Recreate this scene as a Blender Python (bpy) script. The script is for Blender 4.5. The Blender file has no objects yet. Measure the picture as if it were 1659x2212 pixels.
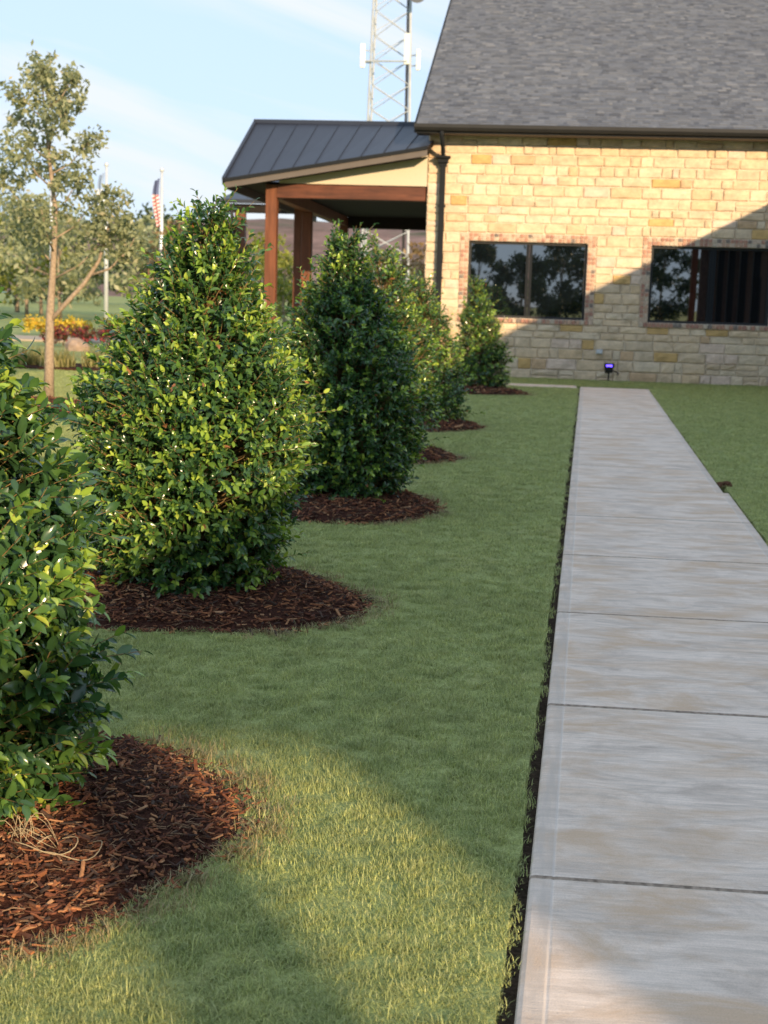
import bpy, bmesh, math, random
import numpy as np
from mathutils import Vector, Matrix, Quaternion

SC = bpy.context.scene
COL = SC.collection
RNG = np.random.default_rng(7)
random.seed(7)
rad = math.radians

# ------------------------------------------------------------------ camera, sky, sun, exposure
cam_d = bpy.data.cameras.new('camera'); cam = bpy.data.objects.new('camera', cam_d); COL.objects.link(cam)
SC.camera = cam
YAW, PIT, ROLL = rad(5.8), rad(8.41), 0.031
Fv = Vector((-math.sin(YAW)*math.cos(PIT), math.cos(YAW)*math.cos(PIT), -math.sin(PIT)))
R0 = Vector((math.cos(YAW), math.sin(YAW), 0)); U0 = R0.cross(Fv)
Rv = R0*math.cos(ROLL) + U0*math.sin(ROLL); Uv = -R0*math.sin(ROLL) + U0*math.cos(ROLL)
m = Matrix((Rv, Uv, -Fv)).transposed().to_4x4(); m.translation = Vector((0, 0, 1.45))
cam.matrix_world = m
cam_d.sensor_fit = 'VERTICAL'; cam_d.sensor_height = 36.0; cam_d.sensor_width = 27.0
cam_d.lens = 36.0*3100/2212
cam_d.clip_start = 0.05; cam_d.clip_end = 4000
cam_d.dof.use_dof = True; cam_d.dof.focus_distance = 4.7; cam_d.dof.aperture_fstop = 6.3

SUN_TRAVEL = Vector((-1.0, 1.8, -0.534)).normalized()
SUN_EL = math.asin(-SUN_TRAVEL.z); SUN_AZ = math.atan2(-SUN_TRAVEL.x, -SUN_TRAVEL.y)
W = bpy.data.worlds.new('World'); SC.world = W; W.use_nodes = True
nt = W.node_tree; nt.nodes.clear()
def N(nt, t, **kw):
    n = nt.nodes.new(t)
    for k, v in kw.items():
        if k in n.inputs: n.inputs[k].default_value = v
        else: setattr(n, k, v)
    return n
sky = N(nt, 'ShaderNodeTexSky'); sky.sky_type = 'NISHITA'; sky.sun_disc = False
sky.sun_elevation = SUN_EL; sky.sun_rotation = SUN_AZ
sky.air_density = 1.0; sky.dust_density = 0.1; sky.ozone_density = 2.5; sky.altitude = 150
tc = N(nt, 'ShaderNodeTexCoord')
mp0 = N(nt, 'ShaderNodeMapping'); mp0.inputs['Rotation'].default_value = (0, rad(-15), rad(10))
mp = N(nt, 'ShaderNodeMapping'); mp.inputs['Scale'].default_value = (1.2, 0.8, 10.0); mp.inputs['Location'].default_value = (.4, .2, .35)
ns = N(nt, 'ShaderNodeTexNoise', Scale=1.7, Detail=6.0, Roughness=0.55, Distortion=0.6)
rp = N(nt, 'ShaderNodeValToRGB'); rp.color_ramp.elements[0].position = 0.49; rp.color_ramp.elements[0].color = (0, 0, 0, 1)
rp.color_ramp.elements[1].position = 0.66; rp.color_ramp.elements[1].color = (0.9, 0.9, 0.9, 1)
mx = N(nt, 'ShaderNodeMix', data_type='RGBA'); mx.inputs['B'].default_value = (1.78, 1.88, 1.95, 1)
gm = N(nt, 'ShaderNodeGamma', Gamma=0.12); tn = N(nt, 'ShaderNodeMix', data_type='RGBA', blend_type='MULTIPLY'); tn.inputs['Factor'].default_value = 1.0; tn.inputs['B'].default_value = (1.16, 1.43, 1.80, 1)
bg = N(nt, 'ShaderNodeBackground', Strength=0.15); out = N(nt, 'ShaderNodeOutputWorld')
L = nt.links.new
L(tc.outputs['Generated'], mp0.inputs[0]); L(mp0.outputs[0], mp.inputs[0]); L(mp.outputs[0], ns.inputs['Vector']); L(ns.outputs[0], rp.inputs[0])
L(rp.outputs[0], mx.inputs['Factor']); L(sky.outputs[0], gm.inputs[0]); L(gm.outputs[0], tn.inputs['A']); L(tn.outputs['Result'], mx.inputs['A']); L(mx.outputs['Result'], bg.inputs['Color']); L(bg.outputs[0], out.inputs[0])

sun_d = bpy.data.lights.new('sun', 'SUN'); sun = bpy.data.objects.new('sun', sun_d); COL.objects.link(sun)
sun_d.energy = 2.0; sun_d.angle = rad(0.53); sun_d.color = (1.0, 0.75, 0.46)
sun.rotation_euler = SUN_TRAVEL.to_track_quat('-Z', 'Y').to_euler(); sun.location = (20, -36, 30)

SC.view_settings.view_transform = 'Standard'; SC.view_settings.look = 'None'
SC.view_settings.gamma = 1.0; SC.view_settings.use_curve_mapping = False
SC.view_settings.exposure = 1.78
SC.render.engine = 'CYCLES'
SC.cycles.use_denoising = True
SC.cycles.max_bounces = 8; SC.cycles.transparent_max_bounces = 8

# ------------------------------------------------------------------ helpers
def link(o, parent=None):
    COL.objects.link(o)
    if parent is not None: o.parent = parent
    return o
def tag(o, label=None, cat=None, group=None, kind=None):
    if label: o['label'] = label
    if cat: o['category'] = cat
    if group: o['group'] = group
    if kind: o['kind'] = kind
    return o
def empty(name, loc, label=None, cat=None, group=None):
    o = bpy.data.objects.new(name, None); o.location = loc; o.empty_display_size = 0.1
    COL.objects.link(o); return tag(o, label, cat, group)
def mesh_np(name, V, F, mat=None, attrs=None, smooth=False):
    me = bpy.data.meshes.new(name)
    me.from_pydata([tuple(v) for v in V] if not isinstance(V, np.ndarray) else V.tolist(), [], F.tolist() if isinstance(F, np.ndarray) else F)
    if mat is not None: me.materials.append(mat)
    if attrs:
        for k, (dom, a) in attrs.items():
            at = me.attributes.new(k, 'FLOAT', dom); at.data.foreach_set('value', np.asarray(a, dtype=np.float32))
    if smooth: me.polygons.foreach_set('use_smooth', [True]*len(me.polygons))
    me.update(); return me
def mesh_fast(name, V, F, mat, tone=None, smooth=False):
    """uniform polygon size F (n,k) numpy"""
    me = bpy.data.meshes.new(name); n, k = F.shape
    me.vertices.add(len(V)); me.vertices.foreach_set('co', np.ascontiguousarray(V, dtype=np.float32).ravel())
    me.loops.add(n*k); me.loops.foreach_set('vertex_index', F.astype(np.int32).ravel())
    me.polygons.add(n); me.polygons.foreach_set('loop_start', np.arange(0, n*k, k, dtype=np.int32))
    try: me.polygons.foreach_set('loop_total', np.full(n, k, dtype=np.int32))
    except Exception: pass
    if tone is not None:
        at = me.attributes.new('tone', 'FLOAT', 'POINT'); at.data.foreach_set('value', np.asarray(tone, dtype=np.float32))
    me.materials.append(mat); me.update(calc_edges=True); me.validate()
    if smooth: me.polygons.foreach_set('use_smooth', [True]*len(me.polygons))
    return me
def obj(name, me, parent=None, loc=(0, 0, 0)):
    o = bpy.data.objects.new(name, me); o.location = loc; return link(o, parent)
class MB:
    def __init__(s): s.v = []; s.f = []
    def poly(s, pts):
        b = len(s.v); s.v += [tuple(p) for p in pts]; s.f.append(list(range(b, b+len(pts)))); return s
    def box(s, x0, x1, y0, y1, z0, z1):
        b = len(s.v)
        s.v += [(x0,y0,z0),(x1,y0,z0),(x1,y1,z0),(x0,y1,z0),(x0,y0,z1),(x1,y0,z1),(x1,y1,z1),(x0,y1,z1)]
        s.f += [[b+i for i in q] for q in ((0,3,2,1),(4,5,6,7),(0,1,5,4),(1,2,6,5),(2,3,7,6),(3,0,4,7))]; return s
    def hexa(s, p):          # 8 points, bottom ring then top ring
        b = len(s.v); s.v += [tuple(q) for q in p]
        s.f += [[b+i for i in q] for q in ((0,3,2,1),(4,5,6,7),(0,1,5,4),(1,2,6,5),(2,3,7,6),(3,0,4,7))]; return s
    def tube(s, pts, rads, n=8):
        pts = [Vector(p) for p in pts]; rings = []
        for i, p in enumerate(pts):
            d = (pts[min(i+1, len(pts)-1)] - pts[max(i-1, 0)]).normalized()
            a = d.cross(Vector((0.31, 0.95, 0.12)));  a = a if a.length > 1e-3 else d.cross(Vector((1, 0, 0))); a.normalize(); c = d.cross(a)
            r = rads[i] if hasattr(rads, '__len__') else rads
            b = len(s.v); rings.append(b)
            for k in range(n):
                t = 2*math.pi*k/n; s.v.append(tuple(p + (a*math.cos(t) + c*math.sin(t))*r))
        for i in range(len(rings)-1):
            for k in range(n):
                k2 = (k+1) % n; s.f.append([rings[i]+k, rings[i]+k2, rings[i+1]+k2, rings[i+1]+k])
        s.f.append([rings[0]+k for k in range(n)][::-1]); s.f.append([rings[-1]+k for k in range(n)])
        return s
    def prism(s, prof, axis, a, b):   # prof list of 2-tuples; axis 'x': (y,z)
        n = len(prof); base = len(s.v)
        for t in (a, b):
            for p in prof: s.v.append((t, p[0], p[1]) if axis == 'x' else ((p[0], t, p[1]) if axis == 'y' else (p[0], p[1], t)))
        for i in range(n):
            j = (i+1) % n; s.f.append([base+i, base+j, base+n+j, base+n+i])
        s.f.append([base+i for i in range(n)][::-1]); s.f.append([base+n+i for i in range(n)]); return s
    def mesh(s, name, mat, bevel=0, smooth=False):
        me = mesh_np(name, s.v, s.f, mat, smooth=smooth)
        bm = bmesh.new(); bm.from_mesh(me); bmesh.ops.recalc_face_normals(bm, faces=bm.faces)
        if bevel: bmesh.ops.bevel(bm, geom=bm.edges[:], offset=bevel, segments=1, affect='EDGES', profile=0.5)
        bm.to_mesh(me); bm.free(); return me
    def build(s, name, mat, parent=None, bevel=0, smooth=False): return obj(name, s.mesh(name, mat, bevel, smooth), parent)

# ------------------------------------------------------------------ materials
def mat(name, color=(.5, .5, .5), rough=.6, spec=.5, metal=0.):
    m_ = bpy.data.materials.new(name); m_.use_nodes = True; t = m_.node_tree
    b = t.nodes['Principled BSDF']; b.inputs['Base Color'].default_value = (*color, 1); b.inputs['Roughness'].default_value = rough
    b.inputs['Specular IOR Level'].default_value = spec; b.inputs['Metallic'].default_value = metal
    return m_, t, b
def noise(t, vec, scale=(1, 1, 1), s=1., detail=4., rough=.55, dist=0.):
    mp_ = N(t, 'ShaderNodeMapping'); mp_.inputs['Scale'].default_value = scale; t.links.new(vec, mp_.inputs[0])
    n = N(t, 'ShaderNodeTexNoise', Scale=s, Detail=detail, Roughness=rough, Distortion=dist); t.links.new(mp_.outputs[0], n.inputs['Vector']); return n.outputs[0]
def ramp(t, fac, stops, interp='LINEAR'):
    r = N(t, 'ShaderNodeValToRGB'); r.color_ramp.interpolation = interp; e = r.color_ramp.elements
    e[0].position, e[0].color = stops[0][0], (*stops[0][1], 1); e[1].position, e[1].color = stops[1][0], (*stops[1][1], 1)
    for p, c in stops[2:]:
        x = e.new(p); x.color = (*c, 1)
    t.links.new(fac, r.inputs[0]); return r.outputs[0]
def mixc(t, fac, a, b, mode='MIX'):
    n = N(t, 'ShaderNodeMix', data_type='RGBA', blend_type=mode)
    for s, v in (('Factor', fac), ('A', a), ('B', b)):
        if hasattr(v, 'links') or hasattr(v, 'is_output'): t.links.new(v, n.inputs[s])
        else: n.inputs[s].default_value = v if s == 'Factor' else (*v, 1)
    return n.outputs['Result']
def bump(t, b, h, strength=.3, dist=.01):
    n = N(t, 'ShaderNodeBump', Strength=strength, Distance=dist); t.links.new(h, n.inputs['Height']); t.links.new(n.outputs[0], b.inputs['Normal'])
def pos(t): return N(t, 'ShaderNodeNewGeometry').outputs['Position']
def attr(t, name): n = N(t, 'ShaderNodeAttribute'); n.attribute_name = name; return n.outputs['Fac']
def objrand(t): return N(t, 'ShaderNodeObjectInfo').outputs['Random']

def plain(name, color, rough=.6, spec=.4, var=.15, scale=8., metal=0., bmp=0.):
    m_, t, b = mat(name, color, rough, spec, metal)
    n = noise(t, pos(t), s=scale, detail=5)
    lo = tuple(c*(1-var) for c in color); hi = tuple(min(1, c*(1+var)) for c in color)
    t.links.new(ramp(t, n, [(.3, lo), (.7, hi)]), b.inputs['Base Color'])
    if bmp: bump(t, b, n, bmp, .01)
    return m_
def leaf_mat(name, stops, rough=.3, trans=.25, spec=.5, rnd=False):
    m_, t, b = mat(name, (.05, .1, .02), rough, spec)
    f = attr(t, 'tone')
    c = ramp(t, f, stops); t.links.new(c, b.inputs['Base Color'])
    tr = N(t, 'ShaderNodeBsdfTranslucent'); hs = N(t, 'ShaderNodeHueSaturation', Saturation=1.15, Value=1.7); t.links.new(c, hs.inputs['Color']); t.links.new(hs.outputs[0], tr.inputs['Color'])
    ms = N(t, 'ShaderNodeMixShader', Fac=trans); t.links.new(b.outputs[0], ms.inputs[1]); t.links.new(tr.outputs[0], ms.inputs[2])
    t.links.new(ms.outputs[0], t.nodes['Material Output'].inputs['Surface'])
    return m_
M = {}
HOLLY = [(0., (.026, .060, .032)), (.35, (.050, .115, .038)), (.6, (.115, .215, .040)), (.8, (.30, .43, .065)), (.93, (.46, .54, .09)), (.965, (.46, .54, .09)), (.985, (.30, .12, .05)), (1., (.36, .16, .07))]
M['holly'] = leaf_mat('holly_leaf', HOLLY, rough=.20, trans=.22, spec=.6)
M['olive'] = leaf_mat('olive_leaf', [(0., (.11, .13, .07)), (.5, (.25, .275, .145)), (.85, (.36, .37, .21)), (1., (.42, .38, .24))], .5, .3)
M['yellowgreen'] = leaf_mat('yellow_green_leaf', [(0., (.07, .10, .02)), (.5, (.20, .22, .04)), (1., (.33, .31, .07))], .55, .3)
M['darkwood'] = leaf_mat('dark_leaf', [(0., (.02, .035, .014)), (.6, (.05, .075, .024)), (1., (.09, .10, .035))], .6, .2)
M['rust'] = leaf_mat('rust_leaf', [(0., (.14, .09, .04)), (.6, (.26, .17, .08)), (1., (.34, .24, .12))], .6, .3)
M['twig'] = plain('twig_bark', (.26, .17, .07), .7, .3, .35, 40)
M['bark'] = plain('tree_bark', (.33, .25, .18), .85, .2, .3, 30, bmp=.5)
M['stem'] = plain('shrub_stem', (.12, .085, .05), .8, .2, .3, 40)

def grass_mat(name, green, dry, pdry):
    m_, t, b = mat(name, green, .5, .35)
    p = pos(t); f = attr(t, 'tone'); r = objrand(t)
    big = noise(t, p, (1.1, .8, 1), 1.7, 5, .65)
    c1 = ramp(t, f, [(0., tuple(g*.55 for g in green)), (.5, green), (.86, (green[0]*1.7, green[1]*1.5, green[2]*1.5)), (.93, dry), (1., tuple(min(1, d*1.15) for d in dry))])
    fac = ramp(t, big, [(.46, (0, 0, 0)), (.68, (pdry,)*3)])
    c2 = mixc(t, fac, c1, tuple(d*.8 for d in dry))
    c3 = mixc(t, .35, c2, ramp(t, r, [(0., (.6, .6, .6)), (1., (1.25, 1.25, 1.2))]), 'MULTIPLY')
    c3 = mixc(t, .8, c3, ramp(t, noise(t, p, (1, 1, 1), 7., 4, .7), [(.3, (.66, .72, .68)), (.7, (1.28, 1.2, 1.15))]), 'MULTIPLY')
    t.links.new(c3, b.inputs['Base Color'])
    tr = N(t, 'ShaderNodeBsdfTranslucent'); t.links.new(c3, tr.inputs['Color'])
    ms = N(t, 'ShaderNodeMixShader', Fac=.3); t.links.new(b.outputs[0], ms.inputs[1]); t.links.new(tr.outputs[0], ms.inputs[2])
    t.links.new(ms.outputs[0], t.nodes['Material Output'].inputs['Surface'])
    return m_
M['grass'] = grass_mat('grass_blade', (.385, .450, .165), (.47, .49, .22), .34)
M['drygrass'] = grass_mat('dry_grass_blade', (.30, .26, .12), (.45, .37, .2), .8)
def lawn_mat(name, cols, speck=60):
    m_, t, b = mat(name, cols[0], .9, .1)
    p = pos(t); n1 = noise(t, p, (1.2, .6, 1), 1.4, 5, .6); n2 = noise(t, p, (1, 1, 1), speck, 3, .7)
    c = mixc(t, .6, ramp(t, n1, [(.3, cols[0]), (.55, cols[1]), (.75, cols[2])]), ramp(t, n2, [(.25, (.35, .35, .35)), (.75, (1.5, 1.5, 1.5))]), 'MULTIPLY')
    t.links.new(c, b.inputs['Base Color']); bump(t, b, n2, .6, .02); return m_
M['lawn'] = lawn_mat('lawn_ground', [(.26, .295, .105), (.31, .345, .125), (.37, .35, .15)])
M['field'] = lawn_mat('field_ground', [(.24, .29, .10), (.31, .34, .13), (.36, .33, .16)], 8)
M['jointdirt'] = plain('joint_dirt', (.33, .26, .20), .95, .1, .4, 60)
M['soil'] = plain('soil', (.085, .060, .042), .95, .1, .5, 60, bmp=.8)

def concrete():
    m_, t, b = mat('broomed_concrete', (.45, .43, .41), .8, .3)
    p = pos(t)
    sep = N(t, 'ShaderNodeSeparateXYZ'); t.links.new(p, sep.inputs[0])
    st = noise(t, p, (5, 190, 1), 1., 5, .7)            # broom strokes run across the walk
    st2 = noise(t, p, (3.2, 26, 1), 1., 6, .75, .5)
    bl = noise(t, p, (1.3, 2.2, 1), 2.4, 7, .7, .8)
    br = noise(t, p, (1.5, 3.4, 1), 1.2, 6, .68, .6)
    fine = noise(t, p, s=220, detail=2)
    c = ramp(t, st, [(.25, (.62, .50, .40)), (.5, (.76, .62, .505)), (.78, (.88, .74, .615))])
    c = mixc(t, .5, c, ramp(t, st2, [(.3, (.52, .52, .53)), (.5, (.95, .95, .96)), (.72, (1.2, 1.2, 1.22))]), 'MULTIPLY')
    c = mixc(t, 1., c, ramp(t, bl, [(.3, (.70, .68, .665)), (.52, (1., 1., 1.)), (.75, (1.14, 1.14, 1.15))]), 'MULTIPLY')
    c = mixc(t, ramp(t, br, [(.46, (0, 0, 0)), (.64, (.9,)*3)]), c, (.60, .42, .275))
    c = mixc(t, ramp(t, noise(t, p, (60, 90, 1), 1., 3, .6), [(.70, (0, 0, 0)), (.76, (.55,)*3)]), c, (.24, .20, .17))
    c = mixc(t, .35, c, ramp(t, fine, [(.3, (.75, .75, .75)), (.7, (1.2, 1.2, 1.2))]), 'MULTIPLY')
    u = attr(t, 'edge')                                   # metres in from the formed edge
    lin = N(t, 'ShaderNodeMath', operation='LESS_THAN'); lin.inputs[1].default_value = .062; t.links.new(u, lin.inputs[0])
    wear = noise(t, p, (30, 3, 1), 1., 4)
    band = mixc(t, ramp(t, wear, [(.35, (.1,)*3), (.65, (.75,)*3)]), c, (.52, .44, .37))
    c = mixc(t, lin.outputs[0], c, band)
    c = mixc(t, ramp(t, u, [(.056, (0,)*3), (.0605, (.45,)*3), (.066, (0,)*3)]), c, (.80, .73, .66))
    t.links.new(c, b.inputs['Base Color'])
    h = N(t, 'ShaderNodeMath', operation='ADD'); t.links.new(st, h.inputs[0]); t.links.new(fine, h.inputs[1]); bump(t, b, h.outputs[0], .35, .004)
    return m_
M['concrete'] = concrete()
def stone_mat(name, col):
    m_, t, b = mat(name, col, .85, .2)
    p = pos(t); n1 = noise(t, p, (1, 1, 1.6), 4.5, 6, .65); n2 = noise(t, p, s=26, detail=6, rough=.7)
    c = ramp(t, n1, [(.3, tuple(x*.74 for x in col)), (.55, col), (.75, tuple(min(1, x*1.14) for x in col))])
    c = mixc(t, .5, c, ramp(t, n2, [(.3, (.7, .68, .65)), (.6, (1.1, 1.1, 1.1))]), 'MULTIPLY')
    r = objrand(t); c = mixc(t, .35, c, ramp(t, r, [(0., (.82, .82, .82)), (1., (1.1, 1.1, 1.1))]), 'MULTIPLY')
    t.links.new(c, b.inputs['Base Color']); h = mixc(t, .5, n1, n2); bump(t, b, h, .7, .03); return m_
STONES = [((.74, .57, .39), 14), ((.72, .545, .365), 13), ((.75, .60, .43), 11), ((.68, .50, .315), 4), ((.64, .42, .18), 1.6), ((.64, .44, .27), 1.8), ((.73, .56, .44), 5), ((.68, .53, .37), 4)]
M['stones'] = [stone_mat('limestone_%s' % n, c) for n, (c, w) in zip(('cream', 'buff', 'pale', 'tan', 'gold', 'russet', 'blush', 'drab'), STONES)]
M['mortar'] = plain('mortar', (.76, .66, .52), .95, .1, .15, 20, bmp=.3)
BR = [(.44, .24, .17), (.48, .31, .22), (.38, .20, .15), (.55, .41, .31), (.22, .18, .155), (.52, .42, .32)]
M['bricks'] = [plain('brick_%s' % n, c, .85, .2, .3, 30, bmp=.4) for n, c in zip(('red', 'orange', 'dark_red', 'salmon', 'charcoal', 'tan'), BR)]
M['bronze'] = plain('dark_bronze_metal', (.022, .022, .023), .6, .35, .15, 3)
M['mullion'] = plain('bronze_mullion', (.012, .014, .017), .8, .25, .12, 3)
M['fascia'] = plain('taupe_fascia', (.125, .104, .092), .6, .4, .08, 4)
M['stucco'] = plain('cream_stucco', (.60, .52, .39), .9, .2, .06, 60, bmp=.2)
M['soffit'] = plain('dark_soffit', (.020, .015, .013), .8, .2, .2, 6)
def wood(name, col):
    m_, t, b = mat(name, col, .55, .35)
    p = pos(t); g1 = noise(t, p, (14, 14, 1.1), 1.2, 5, .6, .6); g2 = noise(t, p, (1, 1, .6), 3., 4)
    c = ramp(t, g1, [(.3, tuple(x*.6 for x in col)), (.6, col), (.8, tuple(x*1.35 for x in col))])
    c = mixc(t, .5, c, ramp(t, g2, [(.35, (.7, .68, .66)), (.65, (1.15, 1.12, 1.1))]), 'MULTIPLY')
    t.links.new(c, b.inputs['Base Color']); bump(t, b, g1, .25, .01); return m_
M['cedar'] = wood('stained_cedar', (.185, .064, .028))
def woodx(name, col):
    m_, t, b = mat(name, col, .55, .35)
    p = pos(t); g1 = noise(t, p, (1.1, 14, 14), 1.2, 5, .6, .6); g2 = noise(t, p, (.9, 1, 1), 3., 4)
    c = ramp(t, g1, [(.3, tuple(x*.55 for x in col)), (.6, col), (.8, tuple(x*1.3 for x in col))])
    c = mixc(t, .6, c, ramp(t, g2, [(.35, (.6, .58, .56)), (.65, (1.15, 1.12, 1.1))]), 'MULTIPLY')
    t.links.new(c, b.inputs['Base Color']); bump(t, b, g1, .25, .01); return m_
M['cedarx'] = woodx('stained_cedar_beam', (.14, .047, .024))
M['metalroof'] = plain('charcoal_standing_seam_metal', (.024, .028, .042), .45, .5, .1, 1.5)
def shingle():
    m_, t, b = mat('asphalt_shingle', (.1, .1, .1), .9, .2)
    p = pos(t); f = attr(t, 'tone'); n = noise(t, p, s=45, detail=4, rough=.7); n2 = noise(t, p, s=.7, detail=3)
    c = ramp(t, f, [(0., (.086, .093, .110)), (.45, (.132, .141, .160)), (.8, (.158, .166, .183)), (1., (.195, .20, .212))])
    c = mixc(t, .55, c, ramp(t, n, [(.3, (.6, .6, .6)), (.7, (1.35, 1.35, 1.35))]), 'MULTIPLY')
    c = mixc(t, .4, c, ramp(t, n2, [(.35, (.85, .85, .86)), (.65, (1.1, 1.1, 1.08))]), 'MULTIPLY')
    t.links.new(c, b.inputs['Base Color']); bump(t, b, n, .5, .01); return m_
M['shingle'] = shingle()
def glass():
    m_, t, b = mat('tinted_window_glass', (.004, .006, .008), .012, .5); b.inputs['IOR'].default_value = 2.7
    n = noise(t, pos(t), s=.8, detail=1); bump(t, b, n, .02, .02); return m_
M['glass'] = glass()
M['steel'] = plain('galvanised_steel', (.40, .43, .46), .6, .4, .12, 2, metal=.1)
M['whiteplastic'] = plain('white_radome', (.75, .75, .72), .5, .4, .05, 5)
M['aluminium'] = plain('brushed_aluminium', (.62, .64, .66), .4, .5, .08, 3, metal=.3)
def mulch_mat(name, stops):
    m_, t, b = mat(name, (.1, .04, .02), .85, .2)
    r = objrand(t); p = pos(t); n = noise(t, p, (60, 60, 60), 1., 3)
    c = ramp(t, r, stops); c = mixc(t, .6, c, ramp(t, n, [(.3, (.5, .5, .5)), (.7, (1.4, 1.3, 1.25))]), 'MULTIPLY')
    t.links.new(c, b.inputs['Base Color']); return m_
M['chip'] = mulch_mat('bark_chip', [(0., (.045, .028, .022)), (.12, (.09, .06, .045)), (.2, (.075, .029, .018)), (.45, (.15, .057, .032)), (.75, (.23, .090, .043)), (.9, (.37, .16, .068)), (1., (.48, .28, .15))])
M['fibre'] = mulch_mat('bark_fibre', [(0., (.05, .020, .012)), (.6, (.14, .065, .035)), (1., (.33, .22, .13))])
M['mulch'] = plain('mulch_bed', (.05, .020, .013), .95, .1, .6, 90, bmp=1.)
M['straw'] = plain('dry_straw', (.40, .31, .19), .7, .3, .25, 30)

# ------------------------------------------------------------------ ground, walk, lawn
def xL(y): return .044 + .0345*(y-3.5)
def xR(y): return xL(y) + (1.27 if y < 12.27 else 1.23)
BEDS = [(-1.62, 3.55, .86, .93), (-1.64, 6.75, .85, .86), (-1.36, 10.05, .77, .82), (-1.46, 13.5, .80, .80), (-1.27, 16.8, .68, .68), (-.92, 23.6, .80, .62), (-6.3, 17.1, 1.1, 1.35)]
def bed_r(i, ph):
    return 1 + .05*math.sin(2*ph+i*1.7) + .045*math.sin(3*ph+i*2.9) + .02*math.sin(7*ph+i)
def bed_q(i, x, y):       # <1 inside
    cx, cy, rx, ry = BEDS[i]; ph = np.arctan2((y-cy)/ry, (x-cx)/rx)
    rr = 1 + .05*np.sin(2*ph+i*1.7) + .045*np.sin(3*ph+i*2.9) + .02*np.sin(7*ph+i)
    return np.hypot((x-cx)/rx, (y-cy)/ry)/rr

terr = MB().poly([(-1600, -900, -.075), (1600, -900, -.075), (1600, 2500, -.075), (-1600, 2500, -.075)]).build('ground', M['field'])
tag(terr, 'wide dry green ground reaching to the far hills', kind='structure')
bedsoil = MB().poly([(-.9, -6, -.07), (3.4, -6, -.07), (3.4, 27.2, -.07), (-.9, 27.2, -.07)]).build('soil_trench', M['soil'])
tag(bedsoil, 'dark bare soil in the edged trench beside the walk', kind='structure')
def slabm(mb, pts, z0, z1):
    n = len(pts); b = len(mb.v)
    for z in (z0, z1):
        for p in pts: mb.v.append((p[0], p[1], z))
    for i in range(n):
        j = (i+1) % n; mb.f.append([b+i, b+j, b+n+j, b+n+i])
    mb.f.append([b+n+i for i in range(n)])
lw = MB()
ys = [-6 + i*1.0 for i in range(32)] + [25.86]
edge = [(xL(y) - .036 + .006*math.sin(y*5.3)*math.sin(y*1.9) + .004*math.sin(y*17) + random.uniform(-.003, .003), y) for y in np.linspace(-6, 25.86, 190)]
slabm(lw, [(-14, -6)] + edge + [(-14, 25.86)], -.07, -.014)
edger = [(xR(y) + .018 + random.uniform(-.010, .010), y) for y in np.linspace(26.70, -6, 190)]
slabm(lw, [(7.28, -6), (7.28, 26.70)] + edger, -.07, -.014)
slabm(lw, [(-14, 26.71), (7.28, 26.71), (7.28, 28.94), (-14, 28.94)], -.07, -.014)
slabm(lw, [(-14, 25.87), (-2.0, 25.87), (-2.0, 26.70), (-14, 26.70)], -.07, -.014)
slabm(lw, [(-14, 28.95), (-6.3, 28.95), (-6.3, 34), (-14, 34)], -.07, -.014)
lawn = lw.build('lawn', M['lawn']); tag(lawn, 'mown green lawn either side of the concrete walk', kind='structure')

walk = bpy.data.objects.new('walkway', None); COL.objects.link(walk); tag(walk, 'pale broomed concrete walk leading to the stone wall', kind='structure')
def slab_mesh(wid, ln, shear):
    us = [0, .004, .014, .056, .062, .068, .3]; us = us + [wid-u for u in reversed(us)]; vs = [0, .007, .012, .02]; vs = vs + [ln-v for v in reversed(vs)]
    def prof(d): return -.012 if d < .002 else (-.004 if d < .01 else 0.)
    def profv(d): return -.0075 if d < .002 else (-.006 if d < .008 else (-.002 if d < .013 else 0.))
    V, F, E = [], [], []
    for v in vs:
        for u in us:
            du, dv = min(u, wid-u), min(v, ln-v); z = min(prof(du), profv(dv)) - (.0015 if abs(du-.062) < .001 else 0)
            V.append((u + shear*v/ln, v, z)); E.append(du)
    nu, nv = len(us), len(vs)
    for j in range(nv-1):
        for i in range(nu-1): F.append([j*nu+i, j*nu+i+1, (j+1)*nu+i+1, (j+1)*nu+i])
    rim = list(range(nu)) + [j*nu+nu-1 for j in range(1, nv)] + [(nv-1)*nu+i for i in range(nu-2, -1, -1)] + [j*nu for j in range(nv-2, 0, -1)]
    b = len(V)
    for r_ in rim: V.append((V[r_][0], V[r_][1], -.10)); E.append(0.)
    for i in range(len(rim)):
        j = (i+1) % len(rim); F.append([rim[j], rim[i], b+i, b+j])
    me = mesh_np('concrete_slab', V, F, M['concrete'], {'edge': ('POINT', E)}); me.materials.append(M['jointdirt'])
    me.polygons.foreach_set('material_index', [1 if min(V[i][2] for i in f) < -.05 or all(min(V[i][1], ln-V[i][1]) < .0125 for i in f) else 0 for f in F]); return me
PER = 1.625; Y0 = 3.527
slA = slab_mesh(1.27, PER-.0006, .0345*PER); slB = slab_mesh(1.23, PER-.0006, .0345*PER)
k = -3
while True:
    ya = Y0 + k*PER + .006; yb = ya + PER
    if ya > 25.5: break
    me = slA if ya < 11.0 else slB
    if yb > 26.3: me = slab_mesh(1.23, 26.69-ya, .0345*(26.69-ya))
    o = obj('concrete_slab', me, walk, (xL(ya), ya, random.uniform(-.0008, .0008)))
    k += 1
for i in range(2):
    o = obj('concrete_slab', slab_mesh(1.38, .80, 0), walk, (-2.0 + i*1.39, 25.88, -.003))
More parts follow.
